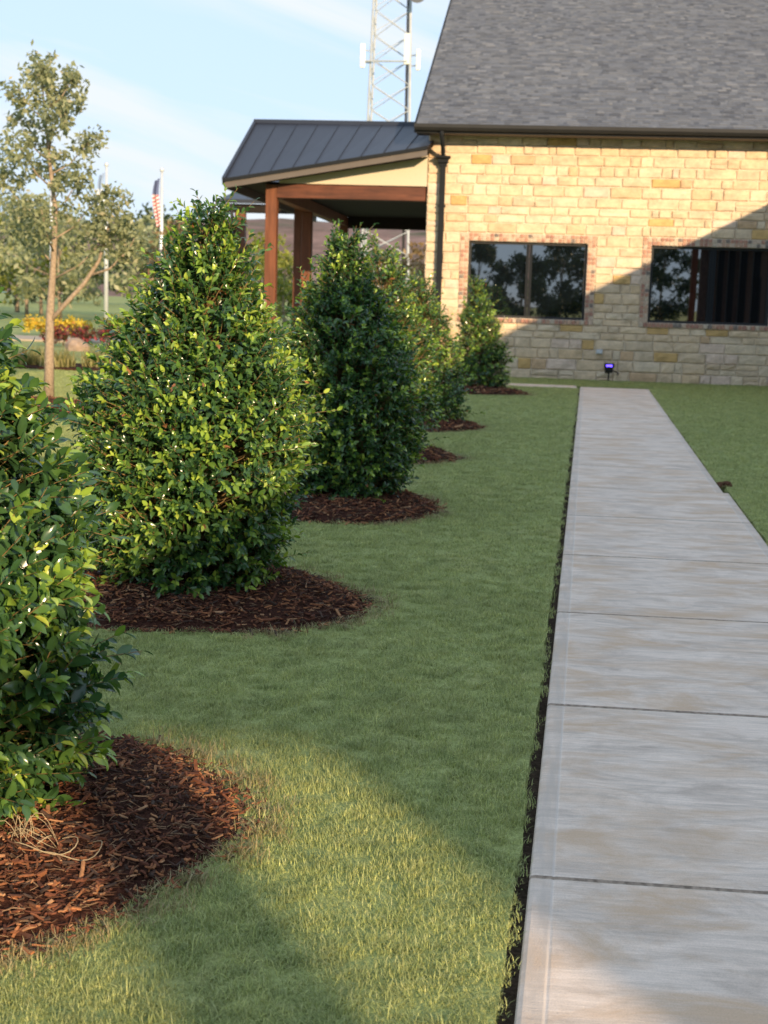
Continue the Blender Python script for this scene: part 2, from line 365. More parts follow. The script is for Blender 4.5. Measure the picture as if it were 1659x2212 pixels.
# ------------------------------------------------------------------ instanced blades and chips
def blades_mesh(name, n, mat_, rad_, hmin, hmax, wid, lean, dry=.12, seed=0):
    r = np.random.default_rng(seed); V, F, T = [], [], []
    for i in range(n):
        a = r.uniform(0, 6.283); d = rad_*math.sqrt(r.uniform()); bx, by = d*math.cos(a), d*math.sin(a)
        h = r.uniform(hmin, hmax); az = r.uniform(0, 6.283); ln = r.uniform(.2, 1.)*lean
        dx, dy = math.cos(az), math.sin(az); sx, sy = -dy, dx; w = wid*r.uniform(.7, 1.3)
        b = len(V); t = r.uniform(.1, .88) if r.uniform() > dry else r.uniform(.93, 1.)
        for u, ww in ((0, 1.), (.5, .85)):
            px, py, pz = bx+dx*h*ln*u*u, by+dy*h*ln*u*u, h*u*(1-.25*ln*u)
            V += [(px-sx*w*ww/2, py-sy*w*ww/2, pz), (px+sx*w*ww/2, py+sy*w*ww/2, pz)]
        V.append((bx+dx*h*ln, by+dy*h*ln, h*(1-.3*ln)))
        F += [[b, b+1, b+3, b+2], [b+2, b+3, b+4]]; T += [t*.85, t*.85, t, t, min(1, t*1.05) if t > .9 else t]  # roots toned darker: a little shade between blades put into the colour
    return mesh_np(name, V, F, mat_, {'tone': ('POINT', T)})
def chip_mesh(name, l, w, h, seed, mat_):
    r = random.Random(seed); V = []; n = 4
    for i in range(n):
        u = i/(n-1)-.5; ww = w*(.55 + .45*math.sin(math.pi*(i+.6)/(n+.2)))*r.uniform(.8, 1.2); zz = .25*l*(u*u)*r.uniform(-1, 1) + r.uniform(-.1, .1)*w; yy = r.uniform(-.3, .3)*w
        V += [(u*l, yy-ww/2, zz), (u*l, yy+ww/2, zz), (u*l, yy+ww/2*.8, zz+h), (u*l, yy-ww/2*.8, zz+h)]
    F = []
    for i in range(n-1):
        for k_ in range(4): F.append([i*4+k_, i*4+(k_+1) % 4, i*4+4+(k_+1) % 4, i*4+4+k_])
    F += [[3, 2, 1, 0], [n*4-4, n*4-3, n*4-2, n*4-1]]
    return mesh_np(name, V, F, mat_)
_src = {}
def scatter(name, P, rot, scl, idx, sources, parent=None):
    """one object: real geometry placed at points by geometry nodes"""
    me = bpy.data.meshes.new(name); me.vertices.add(len(P)); me.vertices.foreach_set('co', np.asarray(P, np.float32).ravel())
    a = me.attributes.new('rot', 'FLOAT_VECTOR', 'POINT'); a.data.foreach_set('vector', np.asarray(rot, np.float32).ravel())
    a = me.attributes.new('scl', 'FLOAT_VECTOR', 'POINT'); a.data.foreach_set('vector', np.asarray(scl, np.float32).ravel())
    a = me.attributes.new('idx', 'INT', 'POINT'); a.data.foreach_set('value', np.asarray(idx, np.int32))
    me.update(); o = obj(name, me, parent)
    key = tuple(s.name for s in sources)
    if key not in _src:
        g = bpy.data.node_groups.new('scatter', 'GeometryNodeTree')
        g.interface.new_socket('Geometry', in_out='INPUT', socket_type='NodeSocketGeometry'); g.interface.new_socket('Geometry', in_out='OUTPUT', socket_type='NodeSocketGeometry')
        gi = g.nodes.new('NodeGroupInput'); go = g.nodes.new('NodeGroupOutput'); ins = g.nodes.new('GeometryNodeInstanceOnPoints'); jn = g.nodes.new('GeometryNodeJoinGeometry')
        for s in reversed(sources):
            oi = g.nodes.new('GeometryNodeObjectInfo'); oi.inputs['Object'].default_value = s; oi.inputs['As Instance'].default_value = True
            g.links.new(oi.outputs['Geometry'], jn.inputs[0])
        def na(nm, ty):
            n = g.nodes.new('GeometryNodeInputNamedAttribute'); n.data_type = ty; n.inputs['Name'].default_value = nm; return n.outputs['Attribute']
        g.links.new(gi.outputs[0], ins.inputs['Points']); g.links.new(jn.outputs[0], ins.inputs['Instance']); ins.inputs['Pick Instance'].default_value = True
        g.links.new(na('idx', 'INT'), ins.inputs['Instance Index'])
        e2r = g.nodes.new('FunctionNodeEulerToRotation'); g.links.new(na('rot', 'FLOAT_VECTOR'), e2r.inputs[0]); g.links.new(e2r.outputs[0], ins.inputs['Rotation'])
        g.links.new(na('scl', 'FLOAT_VECTOR'), ins.inputs['Scale']); g.links.new(ins.outputs[0], go.inputs[0]); _src[key] = g
    md = o.modifiers.new('scatter', 'NODES'); md.node_group = _src[key]
    return o
def source(me): return bpy.data.objects.new(me.name, me)     # kept out of the scene, used only as instance geometry
TUFTS = [source(blades_mesh('tuft_%d' % i, 34, M['grass'], .034, .008, .025, .0018, 1.3, .15 + .04*i, seed=20+i)) for i in range(4)]
TUFTS += [source(blades_mesh('tuft_dry', 22, M['drygrass'], .034, .012, .040, .0024, 1.3, .6, seed=40)), source(blades_mesh('tuft_long', 12, M['grass'],   .025, .025, .06, .0026, 1.2, .1, seed=41))]
pts = []; 
for y0 in np.arange(1.6, 29.0, .4):
    ym = y0+.2; xa = max(-.372*ym - 1.0, -13.9); xb = min(.17*ym + 1.1, 7.2)
    d = max(260, 1700*(3./ym)**1.15) if ym > 2.2 else 1300
    n = int(d*.4*(xb-xa)); x = RNG.uniform(xa, xb, n); y = RNG.uniform(y0, y0+.4, n); pts.append(np.stack([x, y], 1))
pts = np.concatenate(pts); X, Y = pts[:, 0], pts[:, 1]
xl = .044+.0345*(Y-3.5); keep = (X < xl-.034+.006*np.sin(Y*5.3)*np.sin(Y*1.9)+.004*np.sin(Y*17)) | (X > xl+np.where(Y < 12.27, 1.27, 1.23)+.02) | (Y > 26.71)
keep &= ~((X > -2.0) & (X < xl+1.3) & (Y > 25.86) & (Y < 26.72))
dry = np.zeros(len(X), bool)
for i in range(len(BEDS)):
    q = bed_q(i, X, Y); jit = RNG.normal(0, .012, len(X)); keep &= (q+jit > .985)
    east = X > BEDS[i][0] + .5*BEDS[i][2]
    dry |= (q < 1.10 + .05*RNG.random(len(X))) & east & (RNG.random(len(X)) < .4)
    dry |= (q < 1.05) & (RNG.random(len(X)) < .18)
keep &= Y < 28.93
sel = np.where(keep)[0]; X, Y, dry = X[sel], Y[sel], dry[sel]; n = len(X)
s = np.clip(1 + .05*(Y-3), .9, 2.0)*RNG.uniform(.8, 1.2, n); zs_ = np.clip(s, .8, 1.25)*RNG.uniform(.75, 1.2, n)
low = np.sin(X*2.1+Y*.6)*np.sin(Y*1.7-X*.8); zs_ *= 1 + .15*low + .22*np.sin(X*19+3*np.sin(Y*7))*np.sin(Y*15+2*np.sin(X*6))
idx = RNG.integers(0, 4, n); idx[dry] = 4; lg = RNG.random(n) < .007; idx[lg & ~dry] = 5
rot = np.stack([RNG.normal(0, .12, n), RNG.normal(0, .12, n), RNG.uniform(0, 6.283, n)], 1)
P = np.stack([X, Y, np.full(n, -.015)], 1)
gr = scatter('lawn_grass', P, rot, np.stack([s, s, zs_], 1), idx, TUFTS); tag(gr, 'short green lawn grass with straw coloured flecks', 'grass', kind='stuff')

CHIPS = [source(chip_mesh('chip_%d' % i, l, w, h, i, mm)) for i, (l, w, h, mm) in enumerate([(.045, .011, .004, M['chip']), (.030, .012, .005, M['chip']), (.060, .008, .003, M['chip']), (.022, .010, .004, M['chip']), (.055, .0035, .002, M['fibre']), (.04, .003, .002, M['fibre']), (.075, .015, .006, M['chip'])])]
BED_LABELS = ['near bark mulch bed at the lower left, half in sunlight', 'bark mulch bed under the big sunlit holly', 'bark mulch bed under the shaded dark holly',
              'bark mulch bed showing right of the shaded dark holly, third from the front', 'small bark mulch bed under the narrow holly before the downspout', 'farthest bark mulch bed under the holly by the window', 'bark mulch patch behind the big holly at the young tree']
for i, (cx, cy, rx, ry) in enumerate(BEDS):
    V, F = [], []; nr, na_ = 9, 40
    def hz(q, ph): return -.012 + .11*(1-q**2.4) - .012*(q > .93) + .006*math.sin(5*ph+q*9+i)
    V.append((0, 0, hz(0, 0)))
    for r_ in range(1, nr+1):
        q = r_/nr
        for a_ in range(na_):
            ph = 2*math.pi*a_/na_; rr = q*bed_r(i, ph); V.append((rx*rr*math.cos(ph), ry*rr*math.sin(ph), hz(q, ph) + random.uniform(-.006, .006)))
    for a_ in range(na_): F.append([0, 1+a_, 1+(a_+1) % na_])
    for r_ in range(nr-1):
        for a_ in range(na_): F.append([1+r_*na_+a_, 1+(r_+1)*na_+a_, 1+(r_+1)*na_+(a_+1) % na_, 1+r_*na_+(a_+1) % na_])
    bo = obj('mulch_bed', mesh_np('mulch_bed', V, F, M['mulch']), None, (cx, cy, 0)); tag(bo, BED_LABELS[i], 'mulch bed', 'mulch beds round the planted row')
    nch = [15000, 8000, 4000, 2400, 1600, 1200, 2400][i]; sc = [.72, .85, 1.1, 1.4, 1.6, 1.8, 1.6][i]
    q = np.sqrt(RNG.random(nch))*RNG.uniform(.97, 1.055, nch); ph = RNG.uniform(0, 6.283, nch)
    rr = q*np.array([bed_r(i, p) for p in ph]); Pz = np.array([max(hz(min(a, 1.), b), -.012) for a, b in zip(q, ph)])
    P = np.stack([rx*rr*np.cos(ph), ry*rr*np.sin(ph), Pz + RNG.uniform(.0, .012, nch)], 1)
    idx = RNG.choice(7, nch, p=[.12, .14, .09, .20, .26, .17, .02])
    rot = np.stack([RNG.normal(0, .35, nch), RNG.normal(0, .25, nch), RNG.uniform(0, 6.283, nch)], 1)
    s = (sc*RNG.uniform(.6, 1.25, nch))[:, None]*np.ones(3)
    ch = scatter('bark_chips', P, rot, s, idx, CHIPS, bo); tag(ch, kind='stuff')

# ------------------------------------------------------------------ the stone building
B = empty('stone_building', (0, 29, 0), 'cream limestone building with grey shingle roof and brick framed windows', 'building')
B.location = (0, 0, 0)
WY = 29.0; WX0, WX1, WH = -2.28, 7.3, 4.74
WIN = [(-1.418, .926), (2.165, 4.509)]; WZ0, WZ1 = 1.165, 2.663; SB, ST, SBO = .168, .160, .095
wl = MB(); dpt = .35
xs = [WX0, WIN[0][0]-.002, WIN[0][1]+.002, WIN[1][0]-.002, WIN[1][1]+.002, WX1]
wl.box(WX0, WX1, WY, WY+dpt, -.08, WZ0-.002); wl.box(WX0, WX1, WY, WY+dpt, WZ1+.002, WH)
for a, b in ((0, 1), (2, 3), (4, 5)): wl.box(xs[a], xs[b], WY, WY+dpt, WZ0-.002, WZ1+.002)
wl.box(WX0, WX0+.35, WY+dpt, 47, -.08, WH)
wl.poly([(WX0+.01, WY+.0, WH), (WX0+.01, 47, WH), (WX0+.01, 38.5, 9.1)])
wall = wl.build('wall', M['mortar'], B)
# rock faced stones
def stone_mesh(seed, mat_):
    r = random.Random(seed); nx, nz = 6, 4; V, F = [], []
    fx = [0, .035, .3, .65, .965, 1]; fz = [0, .09, .5, .91][:nz-1] + [.91, 1] if False else [0, .09, .55, .91, 1]; nz = 5
    for j in range(nz):
        for i in range(nx):
            edge = i in (0, nx-1) or j in (0, nz-1)
            d = 0. if edge else (r.uniform(.55, 1.) if not (i in (1, nx-2) or j in (1, nz-2)) else r.uniform(.45, .85))
            jx = 0 if i in (0, nx-1) else r.uniform(-.05, .05)*(.2 if i in (1, nx-2) else 1); jz = 0 if j in (0, nz-1) else r.uniform(-.05, .05)*(.4 if j in (1, nz-2) else 1)
            ex = r.uniform(-.012, .012) if edge else 0; ez = r.uniform(-.02, .02) if edge else 0
            V.append((fx[i]-.5+jx+ex, -d, fz[j]-.5+jz+ez))
    for j in range(nz-1):
        for i in range(nx-1): F.append([j*nx+i, j*nx+i+1, (j+1)*nx+i+1, (j+1)*nx+i])
    return V, F
SV = [stone_mesh(100+k, None) for k in range(8)]
SM = {}
def stone_data(k, c):
    if (k, c) not in SM: SM[(k, c)] = mesh_np('stone', SV[k][0], SV[k][1], M['stones'][c])
    return SM[(k, c)]
rs = random.Random(11)
def rows(z0, z1):
    out_ = []; z = z0
    while z < z1 - .02:
        h = rs.choice([.13, .16, .18, .2, .22]); 
        if z1 - z - h < .1: h = z1 - z if z1 - z < .26 else (z1-z)/2
        out_.append((z, z+h)); z += h
    return out_
def spans(z0, z1):
    if z1 <= WZ0-SBO+.001 or z0 >= WZ1+ST-.001: return [(WX0, WX1)]
    return [(WX0, WIN[0][0]-SB), (WIN[0][1]+SB, WIN[1][0]-SB), (WIN[1][1]+SB, WX1)]
ST_L = []
wts = [w for c, w in STONES]
for za, zb in ((-.03, WZ0-SBO), (WZ0-SBO, WZ1+ST), (WZ1+ST, WH-.01)):
    for (z0, z1) in rows(za, zb):
        for (xa, xb) in spans(z0, z1):
            x = xa
            while x < xb - .01:
                w = rs.uniform(.2, .62) if rs.random() > .12 else rs.uniform(.12, .2)
                if xb - x - w < .14: w = xb - x
                if w > .62: w /= 2
                if z1-z0 > .19 and rs.random() < .14 and w > .25:
                    zm = z0 + (z1-z0)*rs.choice([.4, .5, .6]); ST_L.append((x, x+w, z0, zm)); ST_L.append((x, x+w, zm, z1))
                else: ST_L.append((x, x+w, z0, z1))
                x += w
items = []
for (x0, x1, z0, z1) in ST_L:
    g = .012; items.append((x0+g/2, x1-g/2, z0+g/2, z1-g/2, rs.randrange(8), rs.choices(range(8), wts)[0], rs.uniform(.024, .050)))
inview = [it for it in items if it[0] < 4.4]; inview.sort(key=lambda it: -(it[1]-it[0])*(it[3]-it[2]))
big = set(id(it) for it in inview[:300])
rest_by = {}
for it in items:
    x0, x1, z0, z1, kv, c, d = it
    if id(it) in big:
        o = bpy.data.objects.new('stone', stone_data(kv, c)); o.location = ((x0+x1)/2, WY-.006, (z0+z1)/2); o.scale = ((x1-x0), d, (z1-z0)); link(o, wall)
    else: rest_by.setdefault(c, []).append(it)
V, F, MI = [], [], []
for c, lst in rest_by.items():
    for (x0, x1, z0, z1, kv, c_, d) in lst:
        b = len(V); V += [((x0+x1)/2+p[0]*(x1-x0), WY-.006+p[1]*d, (z0+z1)/2+p[2]*(z1-z0)) for p in SV[kv][0]]
        F += [[b+i for i in f] for f in SV[kv][1]]; MI += [c]*len(SV[kv][1])
me = mesh_np('small_stones', V, F)
for m_ in M['stones']: me.materials.append(m_)
me.polygons.foreach_set('material_index', MI); o = obj('small_stones', me, wall); tag(o, kind='stuff')
# brick surrounds and windows
BV = []
for k, bm_ in enumerate(M['bricks']): BV.append(MB().box(-.5, .5, -.5, .5, -.5, .5).mesh('brick', bm_, bevel=.06))
def brick(parent, x0, x1, z0, z1, proud=.028):
    o = bpy.data.objects.new('brick', BV[random.choices(range(6), [5, 5, 3, 3, 2, 4])[0]]); y0, y1 = WY-proud-random.uniform(0, .005), WY+.06
    o.location = ((x0+x1)/2, (y0+y1)/2, (z0+z1)/2); o.scale = (x1-x0, y1-y0, z1-z0); link(o, parent)
for wi, (xa, xb) in enumerate(WIN):
    su = MB()   # mortar bed of the surround
    su.box(xa-SB, xb+SB, WY-.012, WY-.001, WZ1, WZ1+ST); su.box(xa-SB, xb+SB, WY-.012, WY-.001, WZ0-SBO, WZ0)
    su.box(xa-SB, xa, WY-.012, WY-.001, WZ0, WZ1); su.box(xb, xb+SB, WY-.012, WY-.001, WZ0, WZ1)
    sur = su.build('window_surround', M['mortar'], B)
    n = int(round((xb-xa+2*SB)/.0845)); p = (xb-xa+2*SB)/n
    for i in range(n):
        x0 = xa-SB+i*p
        for r_ in range(2): brick(sur, x0+.006, x0+p-.006, WZ1+.005+r_*.078, WZ1+.005+r_*.078+.069)
        brick(sur, x0+.006, x0+p-.006, WZ0-SBO+.006, WZ0-.006, .045)
    nz = 18; pz = (WZ1-WZ0)/nz
    for i in range(nz):
        for c in range(2):
            for xx in (xa-SB+c*.084, xb+c*.084): brick(sur, xx+.006, xx+.078, WZ0+i*pz+.006, WZ0+(i+1)*pz-.006)
    f = MB(); yf0, yf1 = WY+.055, WY+.13; b_ = .05; xm = xa + .515*(xb-xa)
    f.box(xa, xb, yf0, yf1, WZ1-b_, WZ1); f.box(xa, xb, yf0, yf1, WZ0, WZ0+b_); f.box(xa, xa+b_, yf0+.001, yf1, WZ0+b_, WZ1-b_); f.box(xb-b_, xb, yf0+.001, yf1, WZ0+b_, WZ1-b_)
    win = f.build('window', M['bronze'], B)
    mm = MB(); mm.box(xm-.062, xm-.004, yf0-.008, yf1-.02, WZ0+b_, WZ1-b_); mm.box(xm+.002, xm+.06, yf0-.002, yf1-.02, WZ0+b_, WZ1-b_); mm.build('mullion', M['mullion'], win)
    for (pa, pb) in ((xa+b_, xm-.062), (xm+.06, xb-b_)): MB().box(pa, pb, WY+.095, WY+.101, WZ0+b_, WZ1-b_).build('pane', M['glass'], win)
# roof: eave over the front wall, ridge behind
EY, EZ, RY, RZ, RX0, RX1 = 28.40, 4.825, 38.6, 9.46, -2.50, 9.0
sl = Vector((0, RY-EY, RZ-EZ)); SLN = sl.length; sl.normalize(); nrm = Vector((0, -sl.z, sl.y))
rf = MB(); rf.prism([(EY, EZ-.02), (RY, RZ-.02), (2*RY-EY, EZ-.02), (2*RY-EY, EZ-.10), (RY, RZ-.12), (EY, EZ-.10)], 'x', RX0+.01, RX1)
roof = rf.build('roof', M['bronze'], B)
V, F, T = [], [], []; nrow = int(SLN/.145)
r = np.random.default_rng(5)
for j in range(nrow):
    s0 = j*.145 - .01; s1 = s0 + .165; x = RX0 - r.uniform(0, .2)
    while x < 8.6:
        w = r.choice([.07, .1, .13, .17, .22]); xa, xb = max(x, RX0), x+w; x += w
        if xb <= RX0: continue
        t = .006 + (.008 if r.random() < .5 else 0) + r.uniform(0, .003); b = len(V); tone = float(np.clip(r.normal(.45, .25), 0, 1))
        p0 = Vector((0, EY, EZ)) + sl*s0; p1 = Vector((0, EY, EZ)) + sl*s1
        a0, a1 = p0 + nrm*t, p1 + nrm*.001
        V += [(xa, a0.y, a0.z), (xb, a0.y, a0.z), (xb, a1.y, a1.z), (xa, a1.y, a1.z), (xa, p0.y, p0.z), (xb, p0.y, p0.z)]
        F += [[b, b+1, b+2, b+3], [b+4, b+5, b+1, b]]; T += [tone]*6
sh = obj('shingles', mesh_np('shingles', V, F, M['shingle'], {'tone': ('POINT', T)}), roof); tag(sh, kind='stuff')
g = MB(); g.prism([(28.27, 4.825), (28.275, 4.76), (28.31, 4.715), (28.33, 4.70), (28.395, 4.70), (28.395, 4.825), (28.385, 4.825), (28.385, 4.72), (28.29, 4.76), (28.285, 4.825)], 'x', RX0-.02, RX1)
g.build('gutter', M['bronze'], B)
MB().box(RX0, RX1, 28.397, 28.42, 4.66, 4.80).build('fascia_board', M['mullion'], B)
MB().box(RX0, RX1, 28.421, WY-.05, 4.672, 4.69).build('soffit', M['fascia'], B)
rk = MB(); rk.hexa([(RX0-.03, 28.42, EZ-.16), (RX0+.008, 28.42, EZ-.16), (RX0+.008, RY, RZ-.16), (RX0-.03, RY, RZ-.16), (RX0-.03, 28.42, EZ+.02), (RX0+.008, 28.42, EZ+.02), (RX0+.008, RY, RZ+.02), (RX0-.03, RY, RZ+.02)])
rk.build('rake_board', M['mullion'], B)
# downspout with conductor head
dx = -1.98
ds = MB().box(dx-.055, dx+.055, 28.845, 28.925, .10, 4.09).build('downspout', M['mullion'], B, bevel=.008)
dh = MB(); prof = [(.075, 4.08), (.075, 4.13), (.105, 4.15), (.105, 4.215), (.145, 4.235), (.145, 4.275)]
for (w0, z0), (w1, z1) in zip(prof[:-1], prof[1:]):
    if z1 > z0: dh.hexa([(dx-w0, 28.93-w0*1.35, z0), (dx+w0, 28.93-w0*1.35, z0), (dx+w0, 28.93, z0), (dx-w0, 28.93, z0), (dx-w1, 28.93-w1*1.35, z1), (dx+w1, 28.93-w1*1.35, z1), (dx+w1, 28.93, z1), (dx-w1, 28.93, z1)])
dh.build('conductor_head', M['mullion'], ds)
MB().tube([(dx-.01, 28.34, 4.70), (dx-.01, 28.36, 4.62), (dx+.005, 28.55, 4.47), (dx, 28.78, 4.33), (dx, 28.82, 4.26)], .045, 8).build('offset_elbow', M['mullion'], ds, smooth=True)
for zz in (3.3, 1.9, .7): MB().box(dx-.075, dx+.075, 28.84, 28.95, zz, zz+.035).build('strap', M['mullion'], ds)
# ------------------------------------------------------------------ wing of the building on the right, beyond the frame
Wg = empty('building_wing', (0, 0, 0), 'stone side wing of the building right of the walk, mirrored in the windows', 'building')
ex, ez = 6.85, 4.85
w = MB(); w.box(9.4, 16.5, -9.4, 28.6, -.08, 4.68); w.box(7.302, 16.5, -9.78, -9.401, -.08, 4.68); w.build('wall', plain('dark_brick_wall', (.16, .095, .075), .9, .1, .3, 8), Wg)
MB().box(7.0, 9.39, -9.39, 28.6, -.07, .02).build('porch_floor', M['concrete'], Wg)
HY = -11.4; hr = ez + .42*5.15
rw = MB(); A_, B_, C_, D_ = (ex, HY, ez), (17.15, HY, ez), (17.15, 28.2, ez), (ex, 28.2, ez); R1, R2 = (12., HY+5.15, hr), (12., 28.2, hr)
rw.poly([A_, B_, R1]); rw.poly([B_, C_, R2, R1]); rw.poly([D_, A_, R1, R2]); rw.poly([C_, D_, R2])
for p_, q_ in ((A_, B_), (B_, C_), (C_, D_), (D_, A_)): rw.poly([p_, q_, (q_[0], q_[1], ez-.16), (p_[0], p_[1], ez-.16)])
rw.poly([(p_[0], p_[1], ez-.16) for p_ in (A_, D_, C_, B_)]); rwo = rw.build('roof', M['shingle'], Wg)
for (px, py) in ((7.2, -11.1), (12., -11.1), (16.6, -11.1)): MB().box(px-.145, px+.145, py-.145, py+.145, -.05, 4.69).build('post', M['cedar'], Wg)
MB().box(7.55, 8.45, -6.55, -5.25, 4.9, 6.35).build('added_chimney', M['stones'][3], rwo)  # out of view, added so its shadow falls across the third holly
for i, yy in enumerate(np.arange(-6, 27, 3.2)):
    ww = MB().box(9.36, 9.41, yy, yy+1.1, .5, 2.9).build('window', M['bronze'], Wg); MB().box(9.35, 9.356, yy+.06, yy+1.04, .56, 2.84).build('pane', M['glass'], ww)
    MB().box(7.05, 7.28, yy+1.9, yy+2.13, -.05, 4.68).build('post', M['soffit'], Wg)
# ------------------------------------------------------------------ porch on the left of the stone wall
Pc = empty('porch', (0, 0, 0), 'timber porch with charcoal standing seam metal roof and cream gable', 'porch')
P1, P2 = Vector((-6.242, 28.40, 3.691)), Vector((-2.26, 28.40, 4.391)); Q1, Q2 = Vector((-6.149, 31.1, 5.138)), Vector((-2.0, 30.35, 5.055))
up = Vector((0, -.42, .9)).normalized(); NP = 9
rfp = MB(); th = Vector((0, .03, -.10)); rfp.hexa([P1+th, P2+th, Q2+th, Q1+th, P1-up*.004, P2-up*.004, Q2-up*.004, Q1-up*.004]); rp_ = rfp.build('roof', M['soffit'], Pc)
for i in range(NP):
    a, b = i/NP, (i+1)/NP; p0, p1, q0, q1 = P1.lerp(P2, a), P1.lerp(P2, b), Q1.lerp(Q2, a), Q1.lerp(Q2, b)
    mb = MB(); e = up*.006; mb.hexa([p0, p1, q1, q0, p0+e, p1+e, q1+e, q0+e])
    h_ = up*.022; w_ = (P2-P1).normalized()*.014; mb.hexa([p0+e, p0+w_+e, q0+w_+e, q0+e, p0+h_, p0+w_+h_, q0+w_+h_, q0+h_])
    mb.build('metal_panel', M['metalroof'], rp_)
rd = MB(); rd.hexa([Q1+Vector((-.05, -.12, -.05)), Q2+Vector((0, -.12, -.05)), Q2+Vector((0, .15, -.05)), Q1+Vector((-.05, .15, -.05)), Q1+Vector((-.05, -.10, .035)), Q2+Vector((0, -.10, .035)), Q2+Vector((0, .13, .035)), Q1+Vector((-.05, .13, .035))]); rd.build('ridge_cap', M['metalroof'], rp_)
lr = MB(); d = Vector((-.05, 0, 0)); lr.hexa([P1+d+th, P1-d*.2+th, Q1-d*.2+th, Q1+d+th, P1+d+up*.05, P1-d*.2+up*.05, Q1-d*.2+up*.05, Q1+d+up*.05]); lr.build('rake_trim', M['metalroof'], rp_)
# roof behind the ridge, down to the rear eave
bk = MB(); bk.hexa([Q1+Vector((0, .16, -.12)), Q2+Vector((0, .16, -.12)), (-2.29, 40.2, 3.90), (-6.2, 40.2, 3.90), Q1+Vector((0, .16, 0)), Q2+Vector((0, .16, 0)), (-2.29, 40.2, 4.02), (-6.2, 40.2, 4.02)]); bk.build('rear_roof', M['metalroof'], Pc)
fa = MB(); dn = Vector((0, .01, -.165)); o1 = Vector((0, -.02, .004)); o2 = Vector((0, .03, .004))
fa.hexa([P1+dn+o1, P2+dn+o1, P2+dn+o2, P1+dn+o2, P1+o1-Vector((0, 0, .045)), P2+o1-Vector((0, 0, .045)), P2+o2-Vector((0, 0, .045)), P1+o2-Vector((0, 0, .045))]); fa.build('fascia_board', M['fascia'], Pc)
fd = MB(); o3 = Vector((0, -.05, .0)); fd.hexa([P1+o3-Vector((0, 0, .046)), P2+o3-Vector((0, 0, .046)), P2+o2-Vector((0, 0, .046)), P1+o2-Vector((0, 0, .046)), P1+o3+Vector((0, 0, .02)), P2+o3+Vector((0, 0, .02)), P2+o2+Vector((0, 0, .02)), P1+o2+Vector((0, 0, .02))]); fd.build('drip_edge', M['mullion'], Pc)
ga = MB(); ga.prism([(-5.25, 3.69), (-2.29, 3.69), (-2.29, 4.30), (-5.25, 3.78)], 'y', 28.93, 29.0); ga.build('gable_panel', M['stucco'], Pc)
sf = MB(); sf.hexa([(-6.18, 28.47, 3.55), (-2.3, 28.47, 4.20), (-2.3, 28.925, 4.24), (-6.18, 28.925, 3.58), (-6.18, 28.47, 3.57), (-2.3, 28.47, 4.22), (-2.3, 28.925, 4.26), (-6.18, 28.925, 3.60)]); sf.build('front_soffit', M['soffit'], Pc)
MB().box(-5.29, -2.31, 28.90, 29.14, 3.405, 3.672).build('beam', M['cedarx'], Pc, bevel=.008)
MB().box(-5.51, -5.295, 29.16, 40.0, 3.41, 3.665).build('beam', M['cedar'], Pc, bevel=.008)
MB().box(-5.29, -2.3, 39.85, 40.1, 3.37, 3.70).build('beam', M['soffit'], Pc, bevel=.008)
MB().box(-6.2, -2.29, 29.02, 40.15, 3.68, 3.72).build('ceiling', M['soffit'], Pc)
MB().box(-6.24, -6.2, 28.5, 40.1, 3.52, 3.70).build('side_fascia', M['fascia'], Pc)
for (px, py) in ((-5.40, 29.02), (-5.41, 33.6), (-5.41, 39.95)): MB().box(px-.115, px+.115, py-.115, py+.115, -.05, 3.405 if py > 30 else 3.665).build('post', M['cedar'], Pc, bevel=.01)
MB().box(-5.78, -5.56, 33.9, 34.12, -.05, 3.68).build('post', M['cedar'], Pc, bevel=.01)
MB().box(-6.3, -2.29, 28.9, 40.3, -.06, -.008).build('porch_slab', M['concrete'], Pc)
Pd = empty('canopy', (0, 0, 0), 'lower dark metal canopy roof on a post behind the porch', 'canopy')
cr = MB(); cr.hexa([(-8.85, 39.6, 3.95), (-6.26, 39.6, 3.95), (-6.26, 43.5, 4.9), (-8.2, 43.5, 4.9), (-8.85, 39.6, 4.06), (-6.26, 39.6, 4.06), (-6.26, 43.5, 5.0), (-8.2, 43.5, 5.0)]); cr.build('roof', M['metalroof'], Pd)
MB().box(-8.8, -6.3, 39.75, 40.1, 3.72, 3.945).build('beam', M['soffit'], Pd)
MB().box(-8.45, -8.17, 39.8, 40.08, -.05, 3.72).build('post', M['cedar'], Pd, bevel=.01)
MB().tube([(-8.55, 39.72, 3.92), (-8.5, 39.70, 3.6), (-8.47, 39.72, 3.4), (-8.47, 39.72, .1)], .05, 8).build('downspout', M['bronze'], Pd)
# ------------------------------------------------------------------ wall light and outlet cover
em, t, b = mat('violet_led', (.02, .01, .1), .4); b.inputs['Emission Color'].default_value = (.10, .06, 1., 1); b.inputs['Emission Strength'].default_value = 1.6
Lt = empty('flood_light', (1.45, 28.72, 0), 'small black ground flood light with violet strip at the wall foot', 'light')
hd = MB(); hd.hexa([(-.075, -.05, .19), (.075, -.05, .19), (.075, .07, .15), (-.075, .07, .15), (-.095, -.09, .335), (.095, -.09, .335), (.095, .04, .345), (-.095, .04, .345)]); hd.build('housing', M['bronze'], Lt, bevel=.008)
vz = MB(); vz.box(-.10, .10, -.115, -.09, .325, .352); vz.box(-.10, -.088, -.115, -.02, .27, .325); vz.box(.088, .10, -.115, -.02, .27, .325); vz.build('visor', M['bronze'], Lt)
lens = MB(); lens.hexa([(-.06, -.093, .285), (.06, -.093, .285), (.06, -.080, .283), (-.06, -.080, .283), (-.06, -.098, .322), (.06, -.098, .322), (.06, -.085, .322), (-.06, -.085, .322)]); lens.build('lens', em, Lt)
MB().tube([(0, .03, -.03), (0, .03, .08), (0, .02, .17)], .016, 8).build('stake', M['bronze'], Lt)
